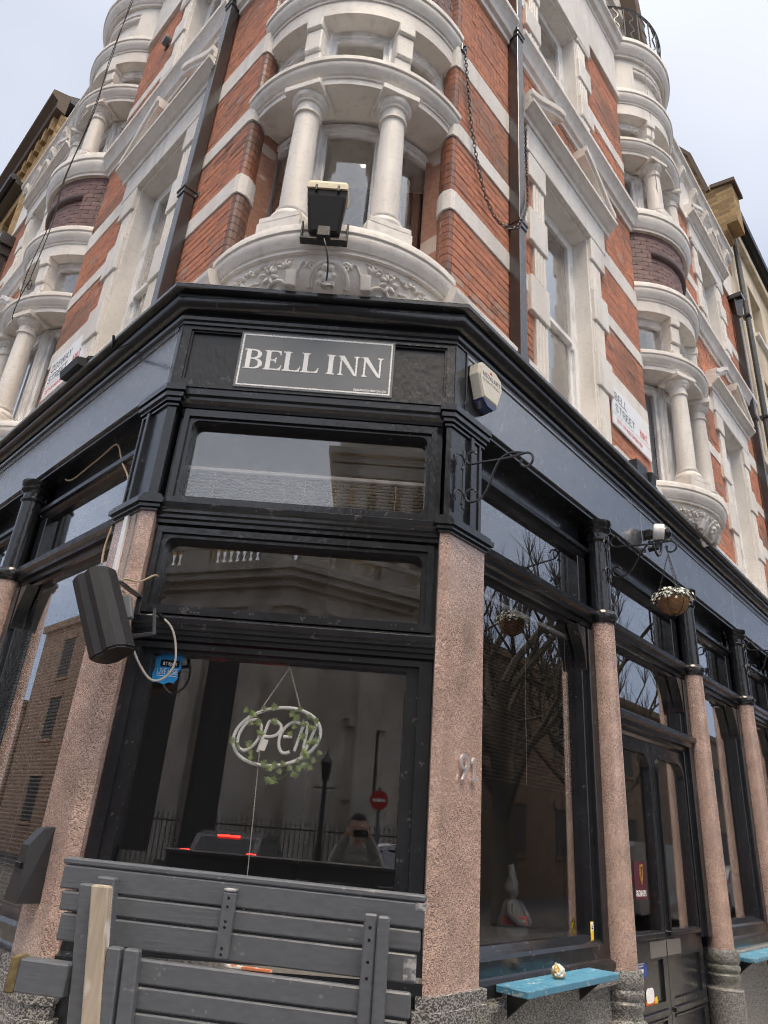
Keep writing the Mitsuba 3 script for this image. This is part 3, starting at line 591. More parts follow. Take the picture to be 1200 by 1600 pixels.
# ------------------------------------------------------------------ the shopfront
SP = [SL.pt(9.3, 0, 0)[:2], CL[:2], CR[:2], SR.pt(9.55, 0, 0)[:2]]
corn = [(-.4, 4.70), (.012, 4.70), (.014, 4.724), (.03, 4.728), (.034, 4.752), (.014, 4.758), (.012, 4.785)]
corn += [(.012+.085*math.sin(t), 4.79+.075*(1-math.cos(t))+.0) for t in np.linspace(.0, 1.57, 6)]
corn += [(.100, 4.868), (.100, 4.884), (.09, 4.888), (.09, 4.896), (.135, 4.902), (.147, 4.908), (.147, 4.936), (.135, 4.944), (.128, 4.956), (-.4, 5.0)]
put(p_('shopfront_cornice'), sweep_path(SP, corn), 'black_paint', smooth=30)
put(p_('lead_flashing'), sweep_path(SP, [(-.3, 5.0), (.10, 4.960), (.122, 4.958), (.122, 4.966), (-.3, 5.02)]), 'grey_cable')
for S, js, e in ((SR, [.135, 3.19, 6.12, 9.55], 'right'), (SL, [.06, 3.42, 6.4, 9.3], 'left')):
    for a, b in zip(js[:-1], js[1:]):
        put(p_('fascia_board'), S(cat([cbox(a+.004, b-.004, -.06, 0, 4.225, 4.70, .003), cbox(a+.004, b-.004, -.06, .012, 4.205, 4.232, .004), cbox(a+.004, b-.004, -.06, .010, 4.672, 4.70, .003)])), 'fascia_paint')
put(p_('sign_panel'), CH(cat([box(-1.47, .39, -.08, -.03, 4.22, 4.71), slab(sbox(-1.482, 4.20, .402, 4.705).difference(sbox(-1.425, 4.258, .345, 4.668)), -.06, .0), slab(sbox(-1.43, 4.253, .35, 4.673).difference(sbox(-1.412, 4.271, .332, 4.655)), -.06, -.012)])), 'panel_paint')
put(p_('fascia_post'), SR(cat([cbox(.0, .118, -.06, .004, 4.2, 4.70, .003), cbox(.116, .134, -.06, .014, 4.2, 4.70, .003)])), 'black_paint'); put(p_('fascia_post'), SL(cbox(0, .05, -.06, .006, 4.2, 4.7, .003)), 'black_paint')
soff = Polygon([SL.pt(9.3, -.01, 0)[:2], (CL[0]+.004, .01), (CR[0]-.004, .01), SR.pt(9.55, -.01, 0)[:2], SR.pt(9.55, -.34, 0)[:2], (CR[0]-.14, .34), (CL[0]+.14, .34), SL.pt(9.3, -.34, 0)[:2]])
put(p_('soffit'), plan(soff, 4.17, 4.202), 'black_paint')
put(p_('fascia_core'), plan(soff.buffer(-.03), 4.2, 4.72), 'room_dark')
# piers at the two corners
pierR = Polygon([(.345, .0), (.405, .0), tuple(SR.pt(.385, 0, 0)[:2]), tuple(SR.pt(.385, -.25, 0)[:2]), (.345, .28)])
pierL = Polygon([(-1.40, .0), (-1.485, .0), tuple(SL.pt(.345, 0, 0)[:2]), tuple(SL.pt(.345, -.25, 0)[:2]), (-1.40, .28)])
mb = lambda p, d: p.buffer(d, join_style=2)
for pp, w in ((pierR, 'right'), (pierL, 'left')):
    K = put(p_('pier'), plan(pp, .9, 3.29), 'pink_granite', label=f'speckled pink granite pier at the {w} of the corner window')
    put(K+'__cap', cat([plan(mb(pp, d), a, b) for d, a, b in ((.012, 3.285, 3.305), (.028, 3.305, 3.33), (.045, 3.33, 3.362), (.03, 3.362, 3.385), (.014, 3.385, 3.40))]), 'black_paint')
    put(K+'__base', cat([plan(mb(pp, d), a, b) for d, a, b in ((.03, .84, .905), (.045, .76, .842), (.035, .70, .762), (.06, 0, .702))]), 'grey_granite')
    put(K+'__upper_pier', cat([plan(mb(pp, -.018), 3.395, 4.08)]), 'black_paint')
    put(K+'__capital', cat([plan(mb(pp, d), a, b) for d, a, b in ((-.005, 4.05, 4.065), (.006, 4.08, 4.11), (.02, 4.11, 4.14), (.012, 4.14, 4.155), (.03, 4.155, 4.2))]), 'black_paint')
for S, a, b in ((SR, .03, .34), (SL, .03, .30)):        # raised strips on the upper piers
    put(p_('pier_strip'), S(cat([cbox(a+.17, a+.205, -.03, .012, 3.40, 4.06, .004), cbox(a+.29, a+.31, -.03, -.005, 3.40, 4.06, .004)])), 'black_paint')
# corner window: three panes one over the other
KW = put(p_('corner_window'), CH(cat([slab(sbox(-1.40, .95, .345, 4.17).difference(unary_union([sbox(-1.34, 1.1, .275, 2.46), sbox(-1.35, 2.70, .285, 3.18), sbox(-1.34, 3.42, .275, 4.02)])), -.24, -.10)])), 'black_paint', label='black framed corner shop window of three panes')
def frame_ring(outer, inner, o0, o1): return slab(outer.difference(inner), o0, o1)
put(KW+'__frame', CH(cat([frame_ring(sbox(-1.345, 3.38, .28, 4.03), rrect(-1.31, .245, 3.435, 3.99, .05), -.17, -.075), frame_ring(sbox(-1.37, 3.36, .305, 4.06), sbox(-1.335, 3.42, .27, 4.01), -.12, -.055)])), 'black_paint')
put(KW+'__frame', CH(cat([frame_ring(sbox(-1.36, 2.69, .29, 3.19), rrect(-1.325, .253, 2.725, 3.15, .055, 'top'), -.17, -.075), frame_ring(sbox(-1.385, 2.67, .318, 3.215), sbox(-1.35, 2.71, .28, 3.175), -.12, -.055)])), 'black_paint')
put(KW+'__frame', CH(cat([frame_ring(sbox(-1.385, 1.05, .325, 2.49), sbox(-1.27, 1.15, .192, 2.445), -.19, -.09), frame_ring(sbox(-1.395, 1.0, .335, 2.50), sbox(-1.33, 1.08, .262, 2.468), -.14, -.06)])), 'black_paint')
def beam(z0, z1):
    h = z1-z0; return Polygon([(-.2, z0), (-.05, z0), (-.05, z0+h*.16), (-.03, z0+h*.2), (-.03, z0+h*.34), (-.012, z0+h*.4), (-.012, z0+h*.52), (.0, z0+h*.58), (.004, z0+h*.8), (-.01, z0+h*.86), (-.03, z0+h*.9), (-.06, z1), (-.2, z1)])
put(KW+'__transom', CH(side(beam(3.235, 3.385), -1.40, .345)), 'black_paint', smooth=25); put(KW+'__transom', CH(side(beam(2.515, 2.66), -1.40, .345)), 'black_paint', smooth=25)
put(KW+'__head_moulding', CH(cat([side(Polygon([(-.2, 4.04), (-.10, 4.04), (-.08, 4.07), (-.06, 4.075), (-.055, 4.10), (-.03, 4.12), (-.03, 4.14), (-.01, 4.15), (-.01, 4.172), (-.2, 4.172)]), -1.40, .345)])), 'black_paint', smooth=25)
put(KW+'__sill', CH(cat([side(Polygon([(-.2, .9), (.03, .9), (.03, .955), (-.02, .97), (-.04, 1.06), (-.2, 1.09)]), -1.40, .345), cbox(-1.4, .345, -.2, -.03, .1, .9)])), 'black_paint')
put(KW+'__glass_pane', CH(box(-1.32, .26, -.152, -.149, 3.42, 4.0)), 'glass'); put(KW+'__glass_pane', CH(box(-1.33, .26, -.152, -.149, 2.72, 3.16)), 'glass'); put(KW+'__glass_pane', CH(box(-1.28, .20, -.152, -.149, 1.12, 2.46)), 'glass')
# columns along both streets
def shaft_col(S, s, side_):
    K = put(p_('column'), S(lathe([(0, .86), (.108, .86), (.103, 2.0), (.098, 3.28), (0, 3.28)], 28, s, -.03)), 'pink_granite', smooth=40)
    put(K+'__cap_ring', S(lathe([(0, 3.265), (.108, 3.265), (.118, 3.285), (.112, 3.295), (.13, 3.315), (.13, 3.335), (.115, 3.35), (.11, 3.37), (0, 3.38)], 28, s, -.03)), 'black_paint', smooth=40)
    put(K+'__upper_shaft', S(lathe([(0, 3.36), (.088, 3.36), (.086, 4.03), (0, 4.03)], 28, s, -.03)), 'black_paint', smooth=40)
    put(K+'__capital', S(lathe([(0, 3.98), (.09, 3.98), (.1, 3.995), (.1, 4.01), (.088, 4.02), (.09, 4.06), (.115, 4.08), (.12, 4.10), (.105, 4.115), (.125, 4.14), (.13, 4.172), (0, 4.172)], 28, s, -.03)), 'black_paint', smooth=40)
    put(K+'__base', S(lathe([(0, 0), (.15, 0), (.15, .56), (.125, .58), (.122, .62), (.137, .645), (.137, .67), (.124, .685), (.14, .71), (.14, .735), (.128, .75), (.142, .775), (.142, .83), (.128, .862), (0, .862)], 28, s, -.03)), 'grey_granite', smooth=40)
    return K
COLS = {'R': [2.2, 4.33, 6.12, 7.85, 9.42], 'L': [2.34, 4.1, 5.8, 7.6, 9.2]}
for nm, S in (('R', SR), ('L', SL)):
    for s in COLS[nm]: shaft_col(S, s, 'right' if nm == 'R' else 'left')
def bracketed(S, s, z, sx):   # small curved bracket at the head of a stile
    q = np.linspace(0, 1, 10); pts = [(s, z)]+[(s+sx*(.13*(1-u)**1.5+.01), z-.32*u) for u in q]+[(s, z-.34)]
    return slab(Polygon(pts).buffer(0), -.15, -.06)
def street_window(S, a, b, label, door=False):
    K = put(p_('shop_window' if not door else 'entrance'), S(cat([box(a, b, -.3, -.16, 3.88, 4.19), side(Polygon([(-.3, 3.82), (-.13, 3.82), (-.11, 3.85), (-.10, 3.875), (-.075, 3.885), (-.07, 3.915), (-.3, 3.95)]), a, b)])), 'black_paint', label=label)
    tr = Polygon([(-.24, 3.19), (-.13, 3.19), (-.12, 3.215), (-.09, 3.22), (-.085, 3.255), (-.055, 3.265), (-.05, 3.30), (-.02, 3.315), (-.015, 3.355), (-.04, 3.37), (-.08, 3.39), (-.24, 3.40)])
    put(K+'__transom', S(side(tr, a, b)), 'black_paint', smooth=25)
    put(K+'__stile', S(cat([cbox(b-.17, b-.02, -.22, -.10, .95, 3.2, .005), cbox(b-.11, b, -.2, -.06, .95, 3.2, .006), cbox(b-.14, b, -.22, -.11, 3.39, 3.83), bracketed(S, b-.165, 3.19, -1)])), 'black_paint')
    put(K+'__stile', S(cat([cbox(a, a+.035, -.22, -.09, .95, 3.2, .005), cbox(a, a+.03, -.22, -.11, 3.39, 3.83)])), 'black_paint')
    put(K+'__top_pane', S(box(a, b-.1, -.162, -.159, 3.38, 3.84)), 'glass')
    if not door:
        put(K+'__sill', S(cat([side(Polygon([(-.3, .84), (-.02, .84), (-.02, .90), (-.05, .915), (-.06, .925), (-.06, 1.0), (-.075, 1.02), (-.14, 1.055), (-.3, 1.06)]), a, b)])), 'black_paint')
        put(K+'__glass_pane', S(box(a, b-.1, -.162, -.159, 1.04, 3.2)), 'glass')
        put(K+'__stall_riser', S(cat([box(a, b, -.3, -.06, 0, .79), side(Polygon([(-.3, .77), (-.03, .77), (.0, .785), (.0, .81), (-.02, .825), (-.02, .842), (-.3, .845)]), a, b)])), 'grey_granite')
    else:
        put(K+'__fanlight_rail', S(side(Polygon([(-.24, 2.47), (-.13, 2.47), (-.1, 2.5), (-.09, 2.53), (-.055, 2.54), (-.05, 2.58), (-.02, 2.6), (-.02, 2.64), (-.06, 2.66), (-.1, 2.68), (-.24, 2.69)]), a, b)), 'black_paint', smooth=25)
        put(K+'__fanlight', S(box(a, b-.1, -.162, -.159, 2.67, 3.2)), 'glass')
        m = (a+b)/2+.02
        for x0, x1 in ((a+.03, m-.004), (m+.004, b-.13)):
            lf = sbox(x0, .03, x1, 2.47).difference(rrect(x0+.10, x1-.10, 1.03, 2.37, .14, 'top')).difference(sbox(x0+.09, .12, x1-.09, .46)).difference(sbox(x0+.09, .56, x1-.09, .84))
            D = put(K+'__door_leaf', S(cat([slab(lf, -.17, -.12), box(x0+.05, x1-.05, -.165, -.14, .08, .9), slab(rrect(x0+.075, x1-.075, 1.0, 2.395, .15, 'top').difference(rrect(x0+.105, x1-.105, 1.03, 2.365, .13, 'top')), -.13, -.105), cbox(x0+.06, x1-.06, -.13, -.095, .985, 1.025), cbox(x0+.05, x1-.05, -.13, -.1, .475, .51, .004), cbox(x0+.07, x1-.07, -.13, -.11, .44, .46, .004)])), 'black_paint')
            put(K+'__door_pane', S(box(x0+.09, x1-.09, -.150, -.147, 1.02, 2.38)), 'glass')
        for x0, x1 in ((m-.34, m-.012), (m+.012, m+.31)): put(K+'__push_plate', S(cbox(x0, x1, -.122, -.117, .855, .965, .001)), 'brushed_metal')
        put(K+'__step', S(cbox(a, b, -.3, .05, 0, .06)), 'grey_granite')
    return K
e = COLS['R']; w = .085
street_window(SR, .385, e[0]-w, 'black framed street window right of the house number pier')
street_window(SR, e[0]+w, e[1]-w, 'black double entrance doors under a fanlight', True)
for i in range(1, 4): street_window(SR, e[i]+w, e[i+1]-w, 'black framed street window further along the right side')
f = [.345-w]+COLS['L']
for i in range(5): street_window(SL, f[i]+w, f[i+1]-w, 'black framed street window on the left side' if i == 0 else 'black framed street window further along the left side')

# ------------------------------------------------------------------ venetian blinds behind the panes
def blind(fr, a, b, z0, z1, o, label, tilt=.3, pitch=.024, mt='blind_dark'):
    K = thing('venetian_blind', label, 'blind')
    ms = []
    for z in np.arange(z0, z1, pitch):
        V, F = box(a, b, -.0115, .0115, -.0004, .0004); V = V.copy(); y = V[:, 1].copy(); V[:, 1] = y*math.cos(tilt)+o; V[:, 2] += z+y*math.sin(tilt); ms.append((V, F))
    put(K+'__slat', fr(cat(ms)), mt, kind='stuff', label='thin grey slats')
    put(K+'__head_rail', fr(cbox(a, b, o-.02, o+.02, z1, z1+.03)), 'blind_grey')
    put(K+'__cord', fr(cat([tube([(x, o+.014, z0), (x, o+.014, z1)], .0015, 4) for x in np.linspace(a+.2, b-.2, 3)])), 'blind_grey')
blind(CH, -1.33, .26, 3.30, 3.68, -.21, 'grey slatted blind drawn half way behind the topmost corner pane', .15, .024, 'blind_grey')
blind(SL, .38, 2.2, 1.08, 3.15, -.21, 'grey slatted blind behind the left street window', .35, .024, 'blind_grey')
blind(SR, .42, 2.05, 1.95, 3.1, -.21, 'grey slatted blind behind the street window right of the corner', .1)

# ------------------------------------------------------------------ signs and lettering
def serif(ch):
    st, th, sf = .20, .075, .06
    R_ = lambda x0, y0, x1, y1: sbox(x0, y0, x1, y1)
    def foot(x0, x1, y): return unary_union([R_(x0-.09, y, x1+.09, y+sf*.75), Polygon([(x0-.05, y+sf*.7), (x1+.05, y+sf*.7), (x1, y+sf*1.7), (x0, y+sf*1.7)])])
    def head(x0, x1, y=1.0): return affinity.scale(foot(x0, x1, 0), 1, -1, origin=(0, .5)) if y == 1.0 else None
    if ch == 'I': return unary_union([R_(.09, 0, .09+st, 1), foot(.09, .09+st, 0), head(.09, .09+st)]), .46
    if ch == 'L': return unary_union([R_(.09, 0, .09+st, 1), foot(.09, .09+st, 0), head(.09, .09+st), R_(.1, 0, .70, sf), Polygon([(.62, 0), (.74, 0), (.78, .27), (.75, .27), (.68, .1), (.55, .05)])]), .79
    if ch == 'E': return unary_union([R_(.09, 0, .09+st, 1), foot(.09, .09+st, 0), head(.09, .09+st), R_(.1, 0, .72, sf), R_(.1, 1-sf, .70, 1), R_(.2, .48, .54, .48+sf), Polygon([(.62, 0), (.76, 0), (.80, .26), (.77, .26), (.70, .1), (.55, .05)]), Polygon([(.62, 1), (.72, 1), (.74, .76), (.71, .76), (.66, .90), (.55, .95)]), Polygon([(.50, .38), (.54, .38), (.54, .64), (.50, .64), (.46, .53), (.46, .50)])]), .82
    if ch == 'B':
        def bowl(y0, y1, w): 
            e = affinity.scale(Point(.42, (y0+y1)/2).buffer(.5, quad_segs=16), w*2, (y1-y0)); i = affinity.scale(Point(.40, (y0+y1)/2).buffer(.5, quad_segs=16), w*2-.32, (y1-y0)-2*sf)
            o_ = unary_union([e.intersection(R_(.42, y0, 2, y1)), R_(.1, y0, .42, y1)]); q = unary_union([i.intersection(R_(.40, y0, 2, y1)), R_(.1, y0+sf, .40, y1-sf)]); return o_.difference(q)
        return unary_union([R_(.09, 0, .09+st, 1), bowl(0, .55, .40), bowl(.50, 1, .34), R_(0, 0, .2, sf*.75), R_(0, 1-sf*.75, .2, 1)]), .86
    if ch == 'N': return unary_union([R_(.12, 0, .12+th, 1), R_(.80, 0, .80+th, 1), Polygon([(.05, 1), (.28, 1), (.875, .0), (.80, 0), (.76, 0)]), foot(.12, .12+th, 0), R_(0, 1-sf*.75, .25, 1), affinity.translate(head(.12, .12+th), .68, 0)]), 1.02
SG = thing('pub_name_sign', 'grey board with white border reading BELL INN above the corner window', 'sign')
put(SG+'__board', CH(cbox(-1.074, -.014, -.03, .008, 4.222, 4.672, .002)), 'sign_grey')
put(SG+'__border', CH(slab(sbox(-1.058, 4.238, -.030, 4.656).difference(sbox(-1.048, 4.248, -.040, 4.646)), -.0, .0095)), 'lettering_white')
x = 0; glyphs = []
for ch in 'BELL INN':
    if ch == ' ': x += .30; continue
    g, w_ = serif(ch); glyphs.append(affinity.translate(g, x, 0)); x += w_+.015
hh = .158; sx_ = .955/x; zb = 4.372
gl = [affinity.translate(affinity.scale(g, sx_, hh, origin=(0, 0)), -1.032, zb) for g in glyphs]
put(SG+'__lettering', CH(cat([slab(g, .008, .0105) for g in gl])), 'lettering_white', label='large white serif letters')
put(SG+'__small_print', txt('Operated by Bell Inn Ltd', CH, -.275, 4.257, .017, .008, .22, .002, True), 'lettering_white')

def plate(S, key, label, s0, s1, z0, z1, o, mirror, l1, l2):
    K = thing(key, label, 'street sign'); W_ = s1-s0
    put(K+'__plate', S(cbox(s0, s1, o-.02, o, z0, z1, .004)), 'plate_white')
    X = (lambda f: s0+f*W_) if not mirror else (lambda f: s1-f*W_)
    h = z1-z0
    put(K+'__street_name', cat([txt(l1[0], S, X(.07), z0+h*.66, h*.20, o, W_*l1[1], .002, False, mirror), txt(l2[0], S, X(.07), z0+h*.37, h*.20, o, W_*l2[1], .002, False, mirror)]), 'lettering_dark')
    put(K+'__district', txt('NW1', S, X(.71), z0+h*.37, h*.20, o, W_*.2, .002, False, mirror), 'lettering_red')
    put(K+'__borough_name', txt('CITY OF WESTMINSTER', S, X(.08), z0+h*.10, h*.10, o, W_*.66, .002, False, mirror), 'lettering_red')
    put(K+'__divider', S(box(s0+.01, s1-.01, o, o+.001, z0+h*.285, z0+h*.295)), 'lettering_dark')
plate(UR, 'street_name_plate', 'white street name plate reading BELL STREET NW1 on the right wall', 2.84, 3.86, 5.59, 6.08, .03, False, ('BELL', .30), ('STREET', .50))
plate(UL, 'street_name_plate', 'white street name plate reading COSWAY STREET NW1 on the left wall', 2.53, 3.52, 5.58, 6.08, .03, True, ('COSWAY', .55), ('STREET', .50))
# house number
HN = thing('house_number', 'chrome number 91 fixed to the right granite pier', 'number')
put(HN+'__digit', txt('9', SR, .145, 1.885, .135, .012, .075, .014, False), 'chrome'); put(HN+'__digit', txt('1', SR, .255, 1.885, .128, .012, .05, .014, False), 'chrome')
# burglar alarm
AB = thing('alarm_box', 'cream five sided alarm box with blue base on the right fascia', 'alarm')
sh = Polygon([(.145, 4.60), (.19, 4.635), (.36, 4.635), (.43, 4.60), (.445, 4.52), (.375, 4.335), (.33, 4.30), (.25, 4.30), (.205, 4.335), (.14, 4.52)])
def bevel(poly, o0, o1, d):
    c = poly.centroid; return cat([slab(poly, o0, o1-d), slab(affinity.scale(poly, .96, .96, origin=c), o1-d, o1-d*.5), slab(affinity.scale(poly, .9, .9, origin=c), o1-d*.5, o1)])
put(AB+'__back_plate', SR(slab(affinity.scale(sh, 1.03, 1.03), .0, .02)), 'black_plastic')
put(AB+'__cover', SR(bevel(sh.intersection(sbox(0, 4.352, 1, 5)), .02, .10, .012)), 'cream_plastic'); put(AB+'__strobe', SR(bevel(sh.intersection(sbox(0, 4, 1, 4.350)), .02, .096, .012)), 'blue_plastic')
put(AB+'__lettering', cat([txt('MIDALERT', SR, .185, 4.525, .032, .10, .225, .001, True), txt('02084728384', SR, .185, 4.485, .022, .10, .215, .001)]), 'lettering_dark')
put(AB+'__logo', SR(cat([slab(Polygon([(.27, 4.573), (.29, 4.605), (.31, 4.573)]), .1, .101)])), 'lettering_red')

# ------------------------------------------------------------------ pipes, brackets and things on the walls
for U, s, e, z0, zt, w_ in ((UR, .815, 'right', 4.98, 13.0, 'right'), (UL, .71, 'left', 4.98, 13.0, 'left')):
    K = thing('drainpipe', f'glossy black square drainpipe on the {w_} wall near the corner', 'drainpipe')
    s1 = s+.105
    put(K+'__pipe', U(cat([cbox(s, s1, .015, .12, a, b, .004) for a, b in ((z0, 6.615), (6.615, 9.25), (9.25, zt))])), 'pipe_paint')
    for z in (6.6, 9.25): put(K+'__collar', U(cat([cbox(s-.018, s1+.018, 0, .138, z, z+.03, .004), cbox(s-.01, s1+.01, 0, .13, z-.05, z, .004), cbox(s-.05, s1+.05, -.005, .012, z-.045, z+.01, .004)])), 'pipe_paint')
    put(K+'__shoe', U(cat([cbox(s-.012, s1+.012, .0, .13, 5.02, 5.2, .006)])), 'pipe_paint')
K = thing('drainpipe', 'black drainpipe with hopper head at the far end of the right wall', 'drainpipe')
put(K+'__pipe', UR(cat([cbox(9.2, 9.31, .03, .14, 5, 11.3, .004)])), 'pipe_paint'); put(K+'__hopper', UR(cat([cbox(9.12, 9.39, .0, .26, 11.65, 11.75), lathe([(0, 11.25), (.08, 11.25), (.13, 11.66), (0, 11.66)], 4, 9.255, .12)])), 'pipe_paint')
for z in (6.5, 8.9): put(K+'__collar', UR(cbox(9.18, 9.33, .01, .16, z, z+.08)), 'pipe_paint')
K = thing('drainpipe', 'black drainpipe at the far end of the left wall beside the yellow brick building', 'drainpipe')
put(K+'__pipe', UL(cbox(9.0, 9.11, .03, .14, 5, 11.2, .004)), 'pipe_paint'); put(K+'__hopper', UL(cat([cbox(8.9, 9.2, 0, .26, 11.3, 11.55), cbox(8.96, 9.15, 0, .2, 11.1, 11.3)])), 'pipe_paint')
# chain
CHAINP = [(0.019, .04, 8.04), (.053, .04, 7.803), (.109, .04, 7.442), (.17, .04, 7.102), (.225, .04, 6.922), (.296, .04, 6.734), (.399, .04, 6.553), (.485, .05, 6.45), (.558, .09, 6.364), (.613, .14, 6.331), (.685, .16, 6.391), (.777, .16, 6.544), (.884, .15, 6.796), (.945, .13, 7.064), (.952, .12, 7.411), (.981, .1, 7.744), (1.027, .08, 8.033)]
cp_ = spline(CHAINP, 600); L_ = np.r_[0, np.cumsum(np.linalg.norm(np.diff(cp_, axis=0), axis=1))]
n = int(L_[-1]/.040); ms = []
for i in range(n):
    s = (i+.5)*L_[-1]/n; c = np.array([np.interp(s, L_, cp_[:, j]) for j in range(3)]); c2 = np.array([np.interp(s+.01, L_, cp_[:, j]) for j in range(3)]); t = (c2-c)/np.linalg.norm(c2-c)
    a = np.cross(t, [0, 1.0, .3]); a /= np.linalg.norm(a); b = np.cross(t, a); pq = (a*.8+b*.6) if i % 2 else (b*.8-a*.6)
    q = np.linspace(0, 2*math.pi, 13)[:-1]; ms.append(tube([c+t*.027*math.cos(v)+pq*.0135*math.sin(v) for v in q], .0042, 5, True))
K = thing('chain', 'black iron chain hanging in a loop across the right drainpipe', 'chain'); put(K+'__links', UR(cat(ms)), 'iron', smooth=50, kind='stuff', label='black chain links')
put(K+'__hook', UR(cat([cbox(-.01, .05, 0, .03, 8.03, 8.13), tube([(.02, .03, 8.1), (.02, .06, 8.08), (.02, .05, 8.03)], .008, 6)])), 'iron')
# scroll brackets for baskets
def scroll_bracket(S, s, z, label, reach=.5, o0=.0):
    K = thing('scroll_bracket', label, 'bracket')
    bo = o0
    put(K+'__back_bar', S(cat([cbox(s-.012, s+.012, bo, bo+.012, z-.36, z+.06, .003)])), 'iron')
    def curl(c, r, a0, turns, d=1, n=20): q = np.linspace(0, turns*2*math.pi, n); return [(s, c[0]+r*(1-.45*v/q[-1])*math.cos(a0+d*v), c[1]+r*(1-.45*v/q[-1])*math.sin(a0+d*v)) for v in q]
    top = curl((bo+.07, z+.0), .055, -1.57, .7, -1)[::-1]+[(s, bo+.12, z-.06), (s, bo+reach*.5, z-.075), (s, bo+reach*.95, z-.09)]+curl((bo+reach, z-.145), .055, 1.57, .85, -1)
    low = curl((bo+.07, z-.27), .055, -1.57, .7, -1)[::-1]+[(s, bo+.13, z-.32), (s, bo+reach*.45, z-.22), (s, bo+reach*.98, z-.09)]
    put(K+'__top_arm', S(tube(spline(top, 60), .0085, 6)), 'iron', smooth=40); put(K+'__brace', S(tube(spline(low, 50), .0085, 6)), 'iron', smooth=40)
    for zz in (z-.04, z-.29): put(K+'__side_scroll', S(tube([(s+.05*math.cos(q)-.05, bo+.01, zz+.05*math.sin(q)) for q in np.linspace(-1.2, 4.0, 16)], .007, 5)), 'iron')
    return K
scroll_bracket(SR, .10, 3.84, 'black iron scroll bracket on the right corner pier', .46, .015)
scroll_bracket(SR, COLS['R'][0], 3.98, 'black iron scroll bracket carrying the flower basket', .52, .065)
scroll_bracket(SR, COLS['R'][2], 3.98, 'black iron scroll bracket on the third column along the right side', .45, .065)
# hanging basket
s0, o0, zt = COLS['R'][0], .56, 3.80
SB = lambda m: SR((np.array([s0, o0, 3.41])+(np.asarray(m[0])-np.array([s0, o0, 3.41]))*np.array([.79, .79, .82]), m[1]))
HB = thing('hanging_basket', 'coconut lined hanging basket of small white flowers', 'hanging basket')
zr = 3.41
prof = [(.0, zr-.16), (.06, zr-.155), (.11, zr-.125), (.14, zr-.07), (.15, zr), (.135, zr), (.12, zr-.04), (0, zr-.05)]
V, F = lathe(prof, 32, s0, o0); V = V + (meshkit.noise(V*40)[:, None]-.5)*.012
put(HB+'__liner', SB((V, F)), 'coir', smooth=60)
wires = [tube([(s0+.152*math.cos(a), o0+.152*math.sin(a), zr) for a in np.linspace(0, 6.283, 25)[:-1]], .004, 5, True)]
for a in np.arange(6)*math.pi/3: wires.append(tube([(s0+(r_+.004)*math.cos(a), o0+(r_+.004)*math.sin(a), z) for r_, z in ((.15, zr), (.142, zr-.07), (.112, zr-.127), (.06, zr-.158), (.0, zr-.164))], .003, 5))
put(HB+'__wire_frame', SB(cat(wires)), 'iron')
hk = []
for a in (.4, 2.5, 4.6):
    p0, p1 = np.array([s0+.118*math.cos(a), o0+.118*math.sin(a), zr]), np.array([s0, o0, zt-.02])
    for i in range(22):
        c = p0+(p1-p0)*(i+.5)/22; t = (p1-p0)/np.linalg.norm(p1-p0); x_ = np.cross(t, [0, 0, 1.0] if i % 2 else [1.0, 0, 0]); x_ /= np.linalg.norm(x_)
        hk.append(tube([c+t*.011*math.cos(v)+x_*.005*math.sin(v) for v in np.linspace(0, 6.283, 9)[:-1]], .0018, 4, True))
hk.append(tube([(s0, o0, zt-.03), (s0, o0, zt+.04), (s0, o0-.012, zt+.06), (s0, o0-.022, zt+.04)], .004, 5))
put(HB+'__chain', SR(cat(hk)), 'iron')
fl, lv = [], []
r = np.random.default_rng(5)
for i in range(460):
    a, q = r.uniform(0, 6.283), math.sqrt(r.uniform(0, 1)); rr = q*.20; c = np.array([s0+rr*math.cos(a), o0+rr*math.sin(a), zr+.07*(1-q*q)+r.uniform(-.02, .035)-.04*(q > .85)*r.uniform(0, 1)])
    nrm = np.array([math.cos(a)*q, math.sin(a)*q, .55])+r.normal(0, .35, 3); nrm /= np.linalg.norm(nrm); x_ = np.cross(nrm, [.3, .2, .9]); x_ /= np.linalg.norm(x_); y_ = np.cross(nrm, x_)
    k_ = 5; sz = r.uniform(.009, .0165)
    for j in range(k_):
        b = j*2*math.pi/k_+r.uniform(-.2, .2); d = x_*math.cos(b)+y_*math.sin(b); e_ = np.cross(nrm, d)
        V = np.array([c, c+d*sz*.6+e_*sz*.45+nrm*.004, c+d*sz*1.15+nrm*.002, c+d*sz*.6-e_*sz*.45+nrm*.004]); (fl if i % 3 else lv).append((V, np.array([[0, 1, 2], [0, 2, 3]])))
put(HB+'__flowers', SB(cat(fl)), 'petal', kind='stuff', label='small white flowers'); put(HB+'__leaves', SB(cat(lv)), 'leaf_dark', kind='stuff', label='small green leaves')
# security camera on the right fascia
K = thing('security_camera', 'white dome security camera on the right fascia above the flower basket', 'camera')
c0 = np.array([3.30, .13, 4.455])
def axlathe(prof, c, ax):            # lathe about a given axis, in local coordinates
    V, F = lathe(prof, 24); ax = np.array(ax, float); ax /= np.linalg.norm(ax); x_ = np.cross(ax, [0, 0, 1.0] if abs(ax[2]) < .9 else [1.0, 0, 0]); x_ /= np.linalg.norm(x_); y_ = np.cross(ax, x_)
    return V[:, :1]*x_+V[:, 1:2]*y_+V[:, 2:]*ax+np.array(c), F
ax = (.42, .9, -.10)
put(K+'__housing', SR(axlathe([(0, -.06), (.078, -.055), (.09, -.04), (.092, .03), (.084, .044), (.0, .047)], c0, ax)), 'white_plastic', smooth=40)
put(K+'__dome', SR(axlathe([(.074, .042)]+[(.074*math.cos(t), .046+.07*math.sin(t)) for t in np.linspace(0, 1.57, 9)], c0, ax)), 'dark_gloss', smooth=50)
